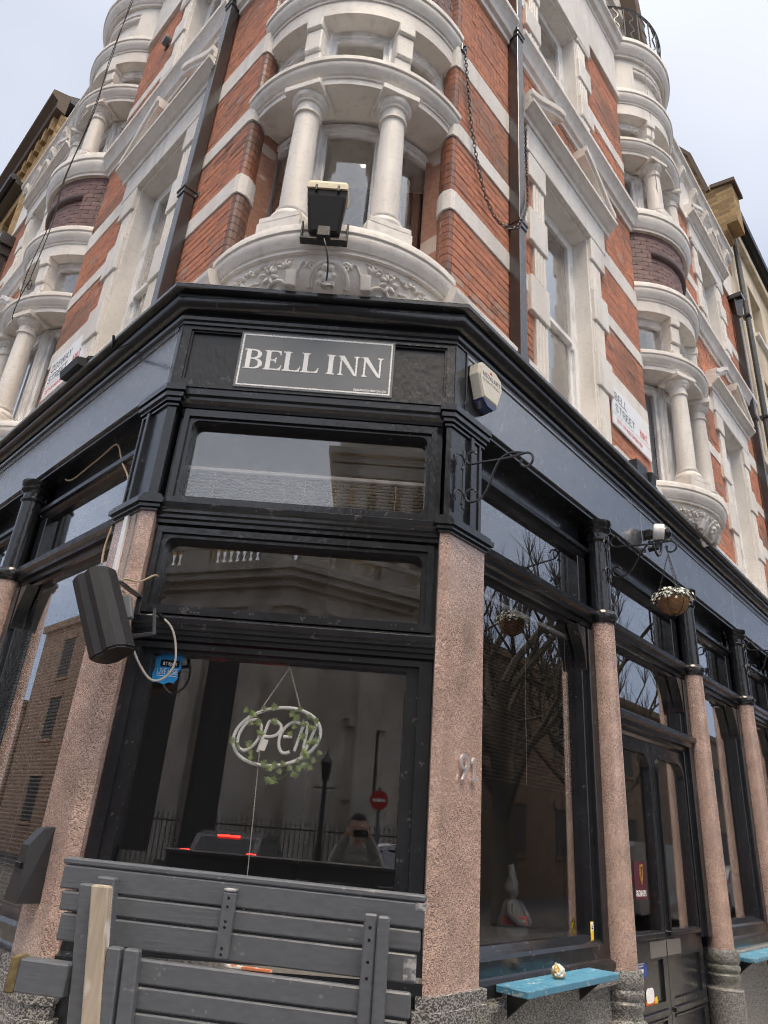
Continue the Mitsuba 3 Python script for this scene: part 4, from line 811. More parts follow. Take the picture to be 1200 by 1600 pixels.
put(K+'__mount', SR(cat([cbox(3.25, 3.33, .0, .07, 4.41, 4.50, .01), tube([(3.29, .02, 4.30), (3.29, .10, 4.30), (3.29, .115, 4.39)], .028, 10)])), 'black_plastic')
put(K+'__cable', SR(tube(spline([(3.30, .12, 4.40), (3.32, .13, 4.30), (3.27, .11, 4.21), (3.22, .10, 4.27), (3.25, .04, 4.36)], 30), .011, 6)), 'black_plastic')
# floodlight on the corner bay
K = thing('floodlight', 'dark floodlight with cream lid on the sill of the corner bay window', 'lamp')
def hull(pts): h = trimesh.convex.convex_hull(np.array(pts, float)); return np.array(h.vertices), np.array(h.faces)
cx = -.045
body = [(cx+sx*w, o, z) for sx in (-1, 1) for w, o, z in ((.10, .46, 5.26), (.10, .43, 5.35), (.108, .50, 5.255), (.134, .585, 5.49), (.136, .60, 5.56), (.13, .46, 5.58))]
put(K+'__housing', BC(hull(body)), 'lamp_brown')
put(K+'__lid', BC(hull([(cx+sx*w, o, z) for sx in (-1, 1) for w, o, z in ((.140, .612, 5.545), (.138, .612, 5.59), (.118, .60, 5.62), (.118, .50, 5.64), (.14, .45, 5.60), (.14, .45, 5.55))])), 'cream_top')
put(K+'__glass', BC(hull([(cx+sx*w, o, z) for sx in (-1, 1) for w, o, z in ((.088, .506, 5.266), (.118, .588, 5.495), (.088, .512, 5.262), (.118, .594, 5.492))])), 'black_plastic')
put(K+'__bracket', BC(cat([cbox(cx-.16, cx+.16, .44, .50, 5.195, 5.21, .003)]+[cbox(cx+sx*.155-.006, cx+sx*.155+.006, .45, .49, 5.2, 5.36, .003) for sx in (-1, 1)]+[cbox(cx-.045, cx+.045, .43, .53, 5.20, 5.29, .006)])), 'black_plastic')
put(K+'__clip', BC(cat([cbox(cx+x-.008, cx+x+.008, .59, .618, 5.52, 5.57, .003) for x in (-.075, .075)])), 'black_plastic')
put(K+'__cable', BC(tube(spline([(cx, .5, 5.22), (cx+.02, .52, 5.14), (cx+.045, .49, 5.05), (cx+.05, .44, 4.98), (cx+.045, .40, 4.93)], 24), .006, 6)), 'black_plastic')
# lamps on the cornice
K = thing('cornice_floodlight', 'black box floodlight on the cornice under the Cosway Street name plate', 'lamp')
put(K+'__housing', SL(hull([(s, o, z) for s in (1.50, 1.86) for o, z in ((.02, 4.96), (.02, 5.02), (.18, 4.97), (.20, 5.03), (.11, 5.06))])), 'black_plastic')
put(K+'__visor', SL(hull([(s, o, z) for s in (1.48, 1.68) for o, z in ((.02, 5.0), (.02, 5.12), (.10, 5.02), (.12, 5.07))])), 'black_plastic')
put(K+'__foot', SL(cbox(1.62, 1.74, .02, .10, 4.96, 5.02)), 'black_plastic')
K = thing('wall_rod', 'thin black metal rod sticking out of the left cornice', 'rod'); put(K+'__rod', SL(tube([(1.0, .1, 4.93), (.72, .2, 4.80), (.55, .26, 4.72)], .010, 6)), 'iron')
K = thing('cornice_floodlight', 'small black floodlight on the cornice beside the Bell Street name plate', 'lamp')
put(K+'__housing', SR(hull([(s, o, z) for s in (2.95, 3.22) for o, z in ((.02, 5.0), (.02, 5.14), (.10, 5.0), (.10, 5.14))])), 'black_plastic')
put(K+'__lens', SR(hull([(s, o, z) for s in (3.24, 3.36) for o, z in ((.03, 5.0), (.03, 5.13), (.12, 4.98), (.14, 5.10))])), 'black_plastic')
put(K+'__cable', SR(tube(spline([(3.3, .06, 5.0), (3.42, .10, 4.98), (3.5, .08, 5.05), (3.62, .02, 5.04)], 16), .006, 5)), 'black_plastic')
K = thing('wall_sensor', 'small round grey green fitting on the left brick wall between window and bay', 'sensor')
put(K+'__body', UL(axlathe([(0, 0), (.07, 0), (.075, .05), (.068, .085), (0, .09)], (2.88, 0, 11.02), (0, 1, 0))), 'sign_grey', smooth=40); put(K+'__plate', UL(cbox(2.82, 2.94, 0, .02, 10.9, 10.98)), 'black_plastic')
K = thing('loose_wire', 'thin dark wires hanging down the left bay window', 'wire')
put(K+'__strand', UL(tube(spline([(3.55, .46, 13.2), (3.66, .44, 11.9), (3.75, .44, 10.9), (3.70, .42, 10.1), (3.86, .42, 9.55), (3.92, .44, 8.9), (3.8, .44, 8.3), (3.74, .46, 7.4), (3.70, .46, 6.95), (3.62, .46, 6.92), (3.66, .46, 7.06), (3.95, .46, 7.05), (4.2, .42, 6.8)], 90), .0055, 5)), 'wire_grey')
put(K+'__strand', UL(tube(spline([(3.62, .46, 13.2), (3.70, .44, 12.1), (3.68, .44, 11.1), (3.78, .42, 10.3), (3.90, .42, 9.55), (3.98, .44, 8.9), (3.86, .44, 8.2), (4.3, .42, 7.6), (5.0, .1, 7.2)], 80), .005, 5)), 'wire_grey')
K = thing('loose_wire', 'thin pale wire hanging down the right bay window', 'wire')
put(K+'__strand', UR(tube(spline([(4.35, .36, 13.1), (4.33, .33, 12.2), (4.38, .31, 11.2), (4.30, .31, 10.5), (4.34, .28, 9.7), (4.22, .28, 9.5)], 60), .006, 5)), 'grey_cable')
# loudspeaker on the left pier
K = thing('wall_speaker', 'dark grey tilted loudspeaker beside the left granite pier', 'loudspeaker')
tp, bt = np.array([-1.535, -.30, 2.745]), np.array([-1.335, -.33, 2.335])
ax_ = (bt-tp); L = np.linalg.norm(ax_); ax_ /= L; out_ = np.array([-.45, -.89, 0]); out_ -= ax_*(out_@ax_); out_ /= np.linalg.norm(out_); rt_ = np.cross(ax_, out_)
prof = Polygon([(-.095, -.05), (-.10, .02), (-.085, .075), (-.045, .10), (.0, .085), (.035, .10), (.085, .085), (.10, .03), (.10, -.05), (.06, -.09), (-.06, -.09)]).buffer(.012).buffer(-.012)
V, F = plan(prof, 0, L); put(K+'__cabinet', fix((tp+V[:, :1]*rt_+V[:, 1:2]*out_+V[:, 2:]*ax_, F)), 'black_plastic', smooth=35)
for a, b in ((-.012, 0), (L, L+.012)):
    V, F = plan(prof.buffer(-.008), a, b); put(K+'__end_cap', fix((tp+V[:, :1]*rt_+V[:, 1:2]*out_+V[:, 2:]*ax_, F)), 'lamp_brown')
put(K+'__bracket', cat([barp((-1.44, -.22, 2.755), (-1.36, -.05, 2.72), .035, .012), barp((-1.362, -.05, 2.74), (-1.362, -.05, 2.62), .03, .012, (0, 1, 0)), barp((-1.30, -.27, 2.44), (-1.17, -.26, 2.47), .02, .02), barp((-1.17, -.265, 2.46), (-1.20, -.25, 2.60), .018, .018, (0, 1, 0)), barp((-1.2, -.25, 2.6), (-1.22, .0, 2.62), .018, .018)]), 'iron')
put(K+'__plug', barp((-1.395, -.17, 2.69), (-1.355, -.17, 2.56), .045, .045, (0, 1, 0)), 'sign_grey')
K = thing('speaker_cable', 'grey and white cables looping from the loudspeaker to the corner window', 'cable')
put(K+'__cable', tube(spline([(-1.365, -.16, 2.57), (-1.33, -.12, 2.44), (-1.27, -.08, 2.33), (-1.18, -.05, 2.26), (-1.115, -.04, 2.31), (-1.11, -.03, 2.45), (-1.17, -.02, 2.58), (-1.26, .0, 2.635), (-1.33, .03, 2.64)], 60), .0065, 6), 'grey_cable')
put(K+'__cable', tube(spline([(-1.39, -.16, 2.68), (-1.43, -.15, 2.72), (-1.47, -.12, 2.76), (-1.46, -.09, 2.81), (-1.40, -.06, 2.81), (-1.34, -.03, 2.85), (-1.31, .03, 2.88)], 50), .0055, 6), 'tan_cable')
K = thing('cable_trunking', 'white plastic cable trunking up the left granite pier', 'trunking'); put(K+'__strip', SL(cbox(.135, .185, 0, .02, 2.5, 3.28, .003)), 'white_plastic'); put(K+'__strip', SL(cbox(.045, .062, 0, .012, 2.5, 3.27, .003)), 'grey_cable')
K = thing('loose_wire', 'tan wire dangling under the left fascia', 'wire')
put(K+'__strand', SL(tube(spline([(1.85, -.09, 4.10), (1.75, -.09, 4.06), (1.395, -.09, 4.07), (1.1, -.09, 4.1), (.92, -.09, 4.11), (.79, -.09, 3.97), (.66, -.085, 3.83), (.50, -.08, 3.63), (.49, -.06, 3.45), (.46, -.02, 3.25), (.36, .02, 3.0)], 70), .007, 5)), 'tan_cable')
K = thing('wall_ashtray', 'black wedge shaped metal box on the left granite pier', 'ashtray')
put(K+'__body', SL(hull([(s, o, z) for s, o, z in ((.16, .0, 1.50), (.27, .0, 1.50), (.17, .05, 1.49), (.26, .05, 1.49), (.17, .11, 1.41), (.26, .11, 1.41), (.13, .12, 1.15), (.30, .12, 1.15), (.13, 0, 1.15), (.30, 0, 1.15))])), 'black_plastic')
put(K+'__slot', SL(cbox(.18, .25, .10, .125, 1.30, 1.33, .002)), 'dark_gloss')
# ------------------------------------------------------------------ shelves and what stands on them
def shelf(s0, s1, z, label):
    K = thing('drinks_shelf', label, 'shelf'); w_ = .098
    for i in range(2): put(K+'__board', SR(cbox(s0+(.0 if i else .01), s1, -.01+i*(w_+.004), -.01+i*(w_+.004)+w_, z-.035, z, .004)), 'blue_paint')
    for s in (s0+.12, s1-.15): put(K+'__support', SR(hull([(s+d, o, q) for d in (-.012, .012) for o, q in ((0, z-.036), (.15, z-.036), (0, z-.16))])), 'iron')
shelf(.55, 1.66, .905, 'long blue painted wooden shelf under the street window next to the numbered pier')
shelf(4.5, 5.75, .80, 'blue painted wooden shelf further along past the entrance doors')
K = thing('crumpled_tin', 'small gold and white crumpled tin standing on the blue shelf', 'tin')
sp_ = trimesh.creation.icosphere(3, 1.0); V = np.array(sp_.vertices); V = V*(.038+.012*(meshkit.noise(V*2.3+4)[:, None]-.5)+.010*(meshkit.noise(V*5+1)[:, None]-.5))*np.array([1, 1, 1.0]); V[:, 2] = np.maximum(V[:, 2], -.03)
put(K+'__body', SR((V+np.array([1.07, .09, .937]), np.array(sp_.faces))), 'foil', smooth=False)
put(K+'__ring_pull', SR(tube([(1.07+.013*math.cos(v), .075, .972+.009*math.sin(v)) for v in np.linspace(0, 6.2, 14)[:-1]], .002, 5, True)), 'chrome')
# stickers, posters
K = thing('window_sticker', 'torn blue sticker reading LIVE HERE inside the corner window', 'sticker')
st = Polygon([(-1.262, 2.43), (-1.225, 2.452), (-1.19, 2.445), (-1.13, 2.455), (-1.10, 2.435), (-1.112, 2.40), (-1.104, 2.37), (-1.122, 2.35), (-1.115, 2.32), (-1.135, 2.285), (-1.16, 2.292), (-1.19, 2.276), (-1.225, 2.287), (-1.258, 2.285), (-1.266, 2.33), (-1.258, 2.37)])
put(K+'__backing', CH(slab(st, -.148, -.1475)), 'sticker_blue'); put(K+'__band', CH(slab(sbox(-1.222, 2.385, -1.128, 2.41).buffer(.008), -.1475, -.147)), 'dark_gloss')
put(K+'__lettering', cat([txt('BT Sport', CH, -1.215, 2.387, .018, -.147, .08, .0006, True), txt('LIVE HERE', CH, -1.24, 2.335, .033, -.147, .118, .0006), CH(box(-1.24, -1.125, -.1475, -.1468, 2.325, 2.328))]), 'lettering_white')
K = thing('warning_sticker', 'small yellow and white warning sticker at the foot of the right street window', 'sticker'); put(K+'__backing', SR(box(1.88, 1.925, -.092, -.0905, 1.03, 1.14)), 'sticker_yellow'); put(K+'__symbol', SR(cat([box(1.884, 1.921, -.0905, -.09, 1.085, 1.137), ])), 'lettering_white'); put(K+'__mark', SR(slab(Polygon([(1.89, 1.095), (1.915, 1.095), (1.9025, 1.13)]), -.09, -.0895)), 'dark_gloss')
K = thing('harp_poster', 'dark red poster with a golden harp in the left door pane', 'poster')
dx = COLS['R'][0]+w+.13
put(K+'__sheet', SR(box(2.80, 3.03, -.1465, -.1455, 1.25, 1.52)), 'poster_maroon')
put(K+'__harp', SR(cat([tube([(2.92, -.145, 1.49), (2.91, -.145, 1.42), (2.935, -.145, 1.36)], .008, 5), tube([(2.92, -.145, 1.495), (2.95, -.145, 1.485), (2.965, -.145, 1.495)], .008, 5), tube([(2.965, -.145, 1.49), (2.955, -.145, 1.42), (2.938, -.145, 1.36)], .006, 5)])), 'gold')
put(K+'__lettering', txt('GUINNESS', SR, 2.815, 1.275, .04, -.1455, .20, .0006, True), 'lettering_white')
K = thing('door_notice', 'navy blue notice on the left entrance door', 'notice')
put(K+'__sheet', SR.at(0, 0, .06)(box(2.66, 2.90, -.1375, -.136, .68, .92)), 'sticker_navy')
put(K+'__mark', SR.at(0, 0, .06)(cat([slab(affinity.scale(Point(2.845, .865).buffer(1), .025, .042), -.136, -.1353), slab(rrect(2.74, 2.80, .83, .89, .01).difference(rrect(2.755, 2.785, .845, .875, .006)), -.136, -.1353)])), 'lettering_white')
put(K+'__printed_line', SR.at(0, 0, .06)(cat([slab(sbox(x, z, x+w_, z+h_), -.136, -.1353) for x, z, w_, h_ in ((2.75, .795, .055, .018), (2.74, .765, .11, .007), (2.74, .75, .09, .007), (2.76, .71, .07, .025))])), 'lettering_white', kind='stuff', label='rows of small white print')
K = thing('door_sticker', 'orange and white glass shaped sticker with yellow spots low on the left door', 'sticker')
put(K+'__shape', SR.at(0, 0, .10)(slab(rrect(2.84, 3.02, .34, .50, .04), -.1375, -.136)), 'sticker_orange'); put(K+'__foam', SR.at(0, 0, .10)(slab(rrect(2.85, 3.0, .47, .565, .035), -.136, -.135)), 'lettering_white'); put(K+'__spot', SR.at(0, 0, .10)(cat([slab(Point(3.035, .475).buffer(.03), -.135, -.134), slab(Point(3.04, .39).buffer(.03), -.135, -.134)])), 'sticker_yellow')
# neon sign with ivy
NS = thing('neon_sign', 'unlit white oval neon OPEN sign hanging inside the corner window', 'sign')
oN = -.19; cxN, czN = -.512, 2.045
q = np.linspace(0, 2*math.pi, 49)[:-1]
put(NS+'__oval', CH(tube([(cxN+.243*math.cos(v), oN, czN+.158*math.sin(v)+.03*math.cos(v)) for v in q], .0095, 8, True)), 'neon_tube', smooth=40)
def stroke(pts, n=40): return tube(spline(pts, n) if len(pts) > 3 else pts, .0085, 8)
sk = lambda x, z: (cxN+x+.25*z, oN+.004, czN+z+.02*x)
LET = [[sk(-.155+.058*math.cos(v), -.0+.085*math.sin(v)) for v in np.linspace(0, 2*math.pi, 30)], [sk(-.078, -.085), sk(-.078, .0), sk(-.078, .08)]]
O_ = cat([tube(LET[0][:-1], .0085, 8, True)])
P_l = cat([tube([sk(-.075, -.09), sk(-.075, .075)], .0085, 8), tube(spline([sk(-.075, .075), sk(-.02, .075), sk(.005, .05), sk(.005, .025), sk(-.02, -.0), sk(-.075, -.0)], 30), .0085, 8)])
E_l = cat([tube(spline([sk(.10, .075), sk(.05, .075), sk(.035, .06), sk(.035, -.06), sk(.05, -.078), sk(.10, -.078)], 40), .0085, 8), tube([sk(.035, .0), sk(.085, .0)], .0085, 8)])
N_l = cat([tube([sk(.125, -.075), sk(.125, .075)], .0085, 8), tube(spline([sk(.125, .07), sk(.138, .083), sk(.150, .06), sk(.185, -.07)], 20), .0085, 8), tube([sk(.185, -.07), sk(.20, .09)], .0085, 8)])
for m in (O_, P_l, E_l, N_l): put(NS+'__letter', CH(m), 'neon_tube', smooth=40)
put(NS+'__cord', CH(cat([tube([(-.49, oN, 2.43), (-.62, oN, 2.19)], .004, 5), tube([(-.485, oN, 2.43), (-.40, oN, 2.21)], .004, 5), tube(spline([(-.60, oN, 1.98), (-.585, oN, 1.6), (-.57, oN, 1.15)], 12), .0025, 5), tube([(-.50, oN, 2.46), (-.49, oN, 2.43)], .003, 4)])), 'curtain')
put(NS+'__switch', CH(hull([(-.605, oN+.012, 1.965), (-.57, oN+.012, 1.96), (-.555, oN+.012, 2.02), (-.592, oN+.012, 2.025), (-.605, oN+.02, 1.965), (-.57, oN+.02, 1.96), (-.555, oN+.02, 2.02), (-.592, oN+.02, 2.025)])), 'petal')
IV = thing('ivy_garland', 'trailing green ivy twined round the OPEN sign', 'plant')
def ivy_leaf(c, sz, rot, tilt):
    o5 = [(0, -.45), (-.28, -.62), (-.42, -.30), (-.85, -.22), (-.52, .10), (-.50, .42), (-.18, .38), (0, .95), (.18, .38), (.50, .42), (.52, .10), (.85, -.22), (.42, -.30), (.28, -.62)]
    p = np.array(o5)*sz; x = p[:, 0]*math.cos(rot)-p[:, 1]*math.sin(rot); z = p[:, 0]*math.sin(rot)+p[:, 1]*math.cos(rot)
    y = np.abs(p[:, 0])*.35-np.abs(p[:, 1])*.15+x*tilt; V = np.stack([c[0]+x, c[1]+y, c[2]+z], 1); V = np.vstack([V, [c[0], c[1]+.004, c[2]]])
    n_ = len(o5); return V, np.array([[i, (i+1) % n_, n_] for i in range(n_)])
r = np.random.default_rng(12)
IP = [(-.70, 2.17), (-.66, 2.10), (-.60, 2.19), (-.55, 2.20), (-.66, 2.15), (-.53, 2.12), (-.44, 2.17), (-.41, 2.15), (-.40, 2.20), (-.37, 2.12), (-.34, 2.16), (-.33, 2.10), (-.30, 2.14), (-.62, 2.11), (-.60, 2.05), (-.42, 2.10), (-.44, 2.06), (-.36, 2.05), (-.33, 2.02), (-.29, 2.03), (-.745, 2.00), (-.72, 1.98), (-.66, 1.99), (-.65, 1.95), (-.64, 1.92), (-.56, 1.895), (-.53, 1.87), (-.50, 1.89), (-.47, 1.86), (-.45, 1.90), (-.42, 1.88), (-.38, 1.92), (-.37, 1.88), (-.34, 1.90), (-.31, 1.89), (-.29, 1.93), (-.40, 1.85), (-.38, 1.845), (-.53, 1.81), (-.50, 1.81), (-.26, 1.97), (-.33, 1.95), (-.35, 1.97)]
for x, z in IP: put(IV+'__leaf', CH(ivy_leaf((x+r.normal(0, .004), oN+.025+r.uniform(0, .015), z), r.uniform(.022, .034), r.uniform(-3.1, 3.1), r.uniform(-.3, .3))), 'leaf_ivy')
put(IV+'__stem', CH(cat([tube(spline([(-.74, oN+.015, 2.0), (-.66, oN+.015, 1.92), (-.55, oN+.015, 1.87), (-.42, oN+.015, 1.87), (-.30, oN+.015, 1.92), (-.27, oN+.015, 2.03), (-.33, oN+.015, 2.15), (-.45, oN+.015, 2.19), (-.62, oN+.015, 2.17)], 60), .0022, 4), tube(spline([(-.42, oN+.015, 1.87), (-.47, oN+.015, 1.82), (-.53, oN+.015, 1.81)], 12), .002, 4)])), 'leaf_dark')
# figurine behind the street window
K = thing('figurine', 'grey seated figurine with a red scarf on the sill behind the street window', 'figurine')
bx_, bo, kf = 1.16, -.27, .62
fz = lambda z: 1.06+(z-1.06)*kf
V, F = lathe([(r_*kf, fz(z)) for r_, z in ((0, 1.06), (.15, 1.06), (.16, 1.10), (.14, 1.2), (.095, 1.32), (.065, 1.38), (.05, 1.41), (.075, 1.45), (.078, 1.50), (.055, 1.55), (.04, 1.62), (.02, 1.70), (0, 1.72))], 18, bx_, bo)
V = V+(meshkit.noise(V*38)[:, None]-.5)*np.array([.03, .03, .0])
put(K+'__body', SR((V, F)), 'statue_grey', smooth=50)
put(K+'__arm', SR(cat([tube(spline([(bx_+sx*.09*kf, bo+.02, fz(1.36)), (bx_+sx*.15*kf, bo+.05, fz(1.25)), (bx_+sx*.04*kf, bo+.10, fz(1.20))], 10), .022, 7) for sx in (-1, 1)])), 'statue_grey', smooth=50)
put(K+'__scarf', SR(lathe([(.125*kf, fz(1.17)), (.15*kf, fz(1.18)), (.135*kf, fz(1.25)), (.115*kf, fz(1.255))], 18, bx_, bo+.012)), 'red_cloth', smooth=50)
# ------------------------------------------------------------------ the stacked bench
BN = thing('garden_bench', 'grey painted slatted wooden bench turned on end in front of the corner window', 'bench')
BF = Fr((-.46, -.79, 0), (math.cos(-.14), math.sin(-.14)), (math.sin(-.14), -math.cos(-.14)))
def slatb(s0, s1, z0, z1, o0, o1, dz=-.018, lean=0): 
    m = cbox(s0, s1, o0, o1, z0, z1, .006); V = m[0].copy(); V[:, 0] += lean*(1.3-V[:, 2]); V[:, 2] += dz*(V[:, 0]); return V, m[1]
for i, (z0, z1) in enumerate(((1.285, 1.372), (1.208, 1.278), (1.105, 1.200))): put(BN+'__slat', BF(slatb(-.752+.016*i, .735-.012*i, z0, z1, -.02, .018)), 'grey_bench_paint')
put(BN+'__cap_rail', BF(slatb(-.76, .74, 1.374, 1.398, -.05, .020)), 'grey_bench_paint')
for i, (z0, z1) in enumerate(((1.005, 1.085), (.925, .998), (.83, .917), (.74, .82), (.65, .73))): put(BN+'__seat_slat', BF(slatb(-.45, .70-.01*i, z0, z1, .03, .066)), 'grey_bench_paint')
put(BN+'__batten', BF(slatb(-.055, -.002, 1.112, 1.34, .019, .052)), 'grey_bench_paint'); put(BN+'__batten_top', BF(slatb(-.054, -.003, 1.341, 1.352, .019, .052)), 'worn_paint')
put(BN+'__post', BF(slatb(-.64, -.575, .3, 1.315, .022, .075, lean=.15)), 'grey_bench_paint'); put(BN+'__post', BF(slatb(-.575, -.50, .3, 1.345, -.016, .06, lean=.15)), 'grey_bench_paint')
put(BN+'__post', BF(slatb(.515, .565, .3, 1.325, .068, .10)), 'grey_bench_paint'); put(BN+'__post', BF(slatb(.568, .612, .3, 1.322, .068, .118)), 'grey_bench_paint')
for a, b, o0, o1, zz in ((.514, .566, .067, .101, 1.325), (.567, .613, .067, .119, 1.322), (-.641, -.574, .021, .076, 1.315)): put(BN+'__worn_end', BF(slatb(a, b, o0, o1, zz-.03, zz+.003)), 'worn_paint', label='worn pale end of a post')
put(BN+'__bare_post', BF(slatb(-.562, -.49, .2, 1.32, .08, .128, lean=.16)), 'bare_wood', label='bare unpainted wooden post')
put(BN+'__arm', BF(slatb(-.80, -.60, .935, 1.045, .03, .10)), 'grey_bench_paint'); put(BN+'__arm_end', BF(slatb(-.838, -.80, .93, 1.05, .028, .102)), 'moss', label='mossy weathered end of the arm')
put(BN+'__leg', BF(slatb(-.47, -.415, .25, 1.12, .07, .12, lean=.08)), 'grey_bench_paint'); put(BN+'__leg', BF(slatb(-.405, -.345, .25, 1.12, .07, .11, lean=.08)), 'grey_bench_paint'); put(BN+'__leg', BF(slatb(.60, .655, 0, .99, .13, .19)), 'grey_bench_paint'); put(BN+'__worn_leg_end', BF(slatb(.601, .654, .985, .995, .131, .189)), 'bare_wood')
put(BN+'__foot', BF(cat([slatb(-.65, -.50, 0, .3, -.03, .07), slatb(.50, .62, 0, .3, .0, .11)])), 'grey_bench_paint')
put(BN+'__torn_label', BF(slatb(-.02, .17, 1.086, 1.098, .02, .028)), 'torn_paper', label='torn orange and white label between the slats')
put(BN+'__scuff', BF(slatb(.665, .712, 1.115, 1.185, .0185, .0195)), 'worn_paint', label='pale scuffed patch on the lowest back slat'); put(BN+'__scuff', BF(slatb(.70, .74, 1.345, 1.372, .0185, .0195)), 'worn_paint')
sc = [];
for x, z in ((-.028, 1.32), (-.028, 1.29), (-.028, 1.24), (-.028, 1.22), (-.028, 1.15), (-.028, 1.13), (.54, 1.28), (.54, 1.24), (.54, 1.17), (.54, 1.12), (.54, .95)): sc.append(BF(axlathe([(0, 0), (.006, 0), (.005, .001), (0, .001)], (x, .052 if x < .2 else .10, z-.018*x), (0, 1, 0))))
put(BN+'__screw_heads', cat(sc), 'dark_gloss', kind='stuff', label='small dark screw heads')
# ------------------------------------------------------------------ neighbouring buildings
K = thing('cream_building', 'cream rendered building beyond the right hand end of the pub', 'building')
wl = sbox(9.62, 0, 30, 15.3); wins = []
for i in range(5):
    for z0, z1 in ((5.6, 7.8), (9.2, 11.2), (12.4, 13.9)):
        s = 11.6+i*2.6; wins.append((s, s+1.1, z0, z1)); wl = wl.difference(sbox(s, z0, s+1.1, z1))
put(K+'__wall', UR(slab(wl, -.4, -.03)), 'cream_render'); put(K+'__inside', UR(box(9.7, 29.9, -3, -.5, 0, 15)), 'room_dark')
for s0_, s1_, z0, z1 in wins: put(K+'__window', UR(cat([slab(sbox(s0_, z0, s1_, z1).difference(unary_union([sbox(s0_+.07, z0+.07, s1_-.07, (z0+z1)/2-.03), sbox(s0_+.07, (z0+z1)/2+.03, s1_-.07, z1-.07)])), -.3, -.24), cbox(s0_-.1, s1_+.1, -.05, .06, z0-.1, z0)])), 'white_paint'); put(K+'__pane', UR(box(s0_+.05, s1_-.05, -.275, -.272, z0+.05, z1-.05)), 'glass')
put(K+'__string_course', UR(cat([cbox(9.62, 30, -.1, .06, 8.3, 8.5), cbox(9.62, 30, -.1, .10, 14.6, 14.85)])), 'cream_render')
put(K+'__gutter', UR(cat([tube([(10.2, .2, 15.1), (30, .2, 15.1)], .09, 8), cbox(10, 30, -.1, .14, 15.15, 15.3)])), 'iron', smooth=40)
put(K+'__downpipe', UR(cat([tube([(10.35, .09, 15.0), (10.35, .08, 5)], .055, 8)]+[cbox(10.27, 10.43, .0, .15, z, z+.06) for z in (7.2, 9.5, 12)])), 'iron', smooth=40)
put(K+'__roof', UR(side(Polygon([(.15, 15.3), (-4, 18.3), (-8, 15.3)]), 10.1, 30)), 'slate')
K = thing('party_wall', 'yellow brick party wall and chimney stack rising above the right end of the pub', 'chimney')
put(K+'__stack', UR(side(Polygon([(.36, 13.95), (.36, 15.05), (-.08, 15.1), (-.34, 16.4), (-.8, 17.2), (-2.2, 17.2), (-2.2, 13.0), (-.02, 13.0), (.0, 13.75), (.12, 13.8), (.14, 13.95)]), 9.56, 10.08)), 'yellow_brick')
put(K+'__coping', UR(cat([side(Polygon([(.44, 15.02), (.44, 15.12), (-.06, 15.2), (-.06, 15.1)]), 9.5, 10.14), side(Polygon([(-.08, 15.1), (-.34, 16.42), (-.8, 17.25), (-.86, 17.2), (-.42, 16.4), (-.15, 15.05)]), 9.5, 10.14)])), 'eaves_brown')
K = thing('yellow_brick_building', 'yellow brick building with deep dark eaves beyond the left end of the pub', 'building')
wl = sbox(9.33, 0, 26, 15.5)
wz = [(10.6+i*2.4, 11.6+i*2.4, z0, z1) for i in range(5) for z0, z1 in ((5.5, 7.6), (9.0, 11.0), (12.2, 13.8))]
for a, b, z0, z1 in wz: wl = wl.difference(sbox(a, z0, b, z1))
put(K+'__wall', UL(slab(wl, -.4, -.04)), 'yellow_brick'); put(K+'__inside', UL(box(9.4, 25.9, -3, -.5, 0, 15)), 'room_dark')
for a, b, z0, z1 in wz: put(K+'__window', UL(slab(sbox(a, z0, b, z1).difference(sbox(a+.07, z0+.07, b-.07, z1-.07)), -.3, -.24)), 'white_paint'); put(K+'__pane', UL(box(a+.05, b-.05, -.275, -.272, z0+.05, z1-.05)), 'glass')
put(K+'__eaves', UL(cat([side(Polygon([(-.1, 15.5), (.10, 15.55), (.12, 15.75), (.26, 15.85), (.26, 15.98), (-.1, 16.1)]), 9.3, 26)])), 'eaves_brown')
for i in range(26): put(K+'__dentil', UL(cbox(9.5+i*.42, 9.68+i*.42, -.06, .06, 15.1, 15.48, .01)), 'yellow_brick')
put(K+'__lower_gutter', UL(cat([tube([(10.6, .22, 14.35), (26, .22, 14.35)], .08, 8), cbox(10.6, 26, -.05, .16, 14.2, 14.32)])), 'iron', smooth=40)
put(K+'__roof', UL(side(Polygon([(.2, 15.98), (-4, 18.5), (-8, 15.98)]), 9.35, 26)), 'slate')

# ------------------------------------------------------------------ across the streets, seen in the panes
K = thing('stone_church', 'pale stone church with columned portico mirrored in the corner window', 'church')
A, B, C = (-3.08, -19.7), (12, -28.6), (-16, -24.6)
body = Polygon([A, B, (12, -45), (-16, -45), C])
put(K+'__wall', plan(body, -.15, 9.2), 'church_stone')
put(K+'__cornice', cat([plan(mb(body, d), a, b) for d, a, b in ((.15, 8.5, 8.75), (.05, 8.75, 9.2), (.25, 9.2, 9.45), (.55, 9.45, 9.7), (.7, 9.7, 9.95), (.05, 9.95, 10.1))]), 'church_stone')
def along(p, q, n): return [np.array(p)+(np.array(q)-np.array(p))*t for t in np.linspace(0, 1, n)]
def block(p, d, w0, w1, z0, z1):
    d = np.array(d, float); d /= np.linalg.norm(d); nn = np.array([d[1], -d[0]]); fr = Fr((p[0], p[1], 0), d, nn); return fr(box(-w0/2, w0/2, -w1/2, w1/2, z0, z1))
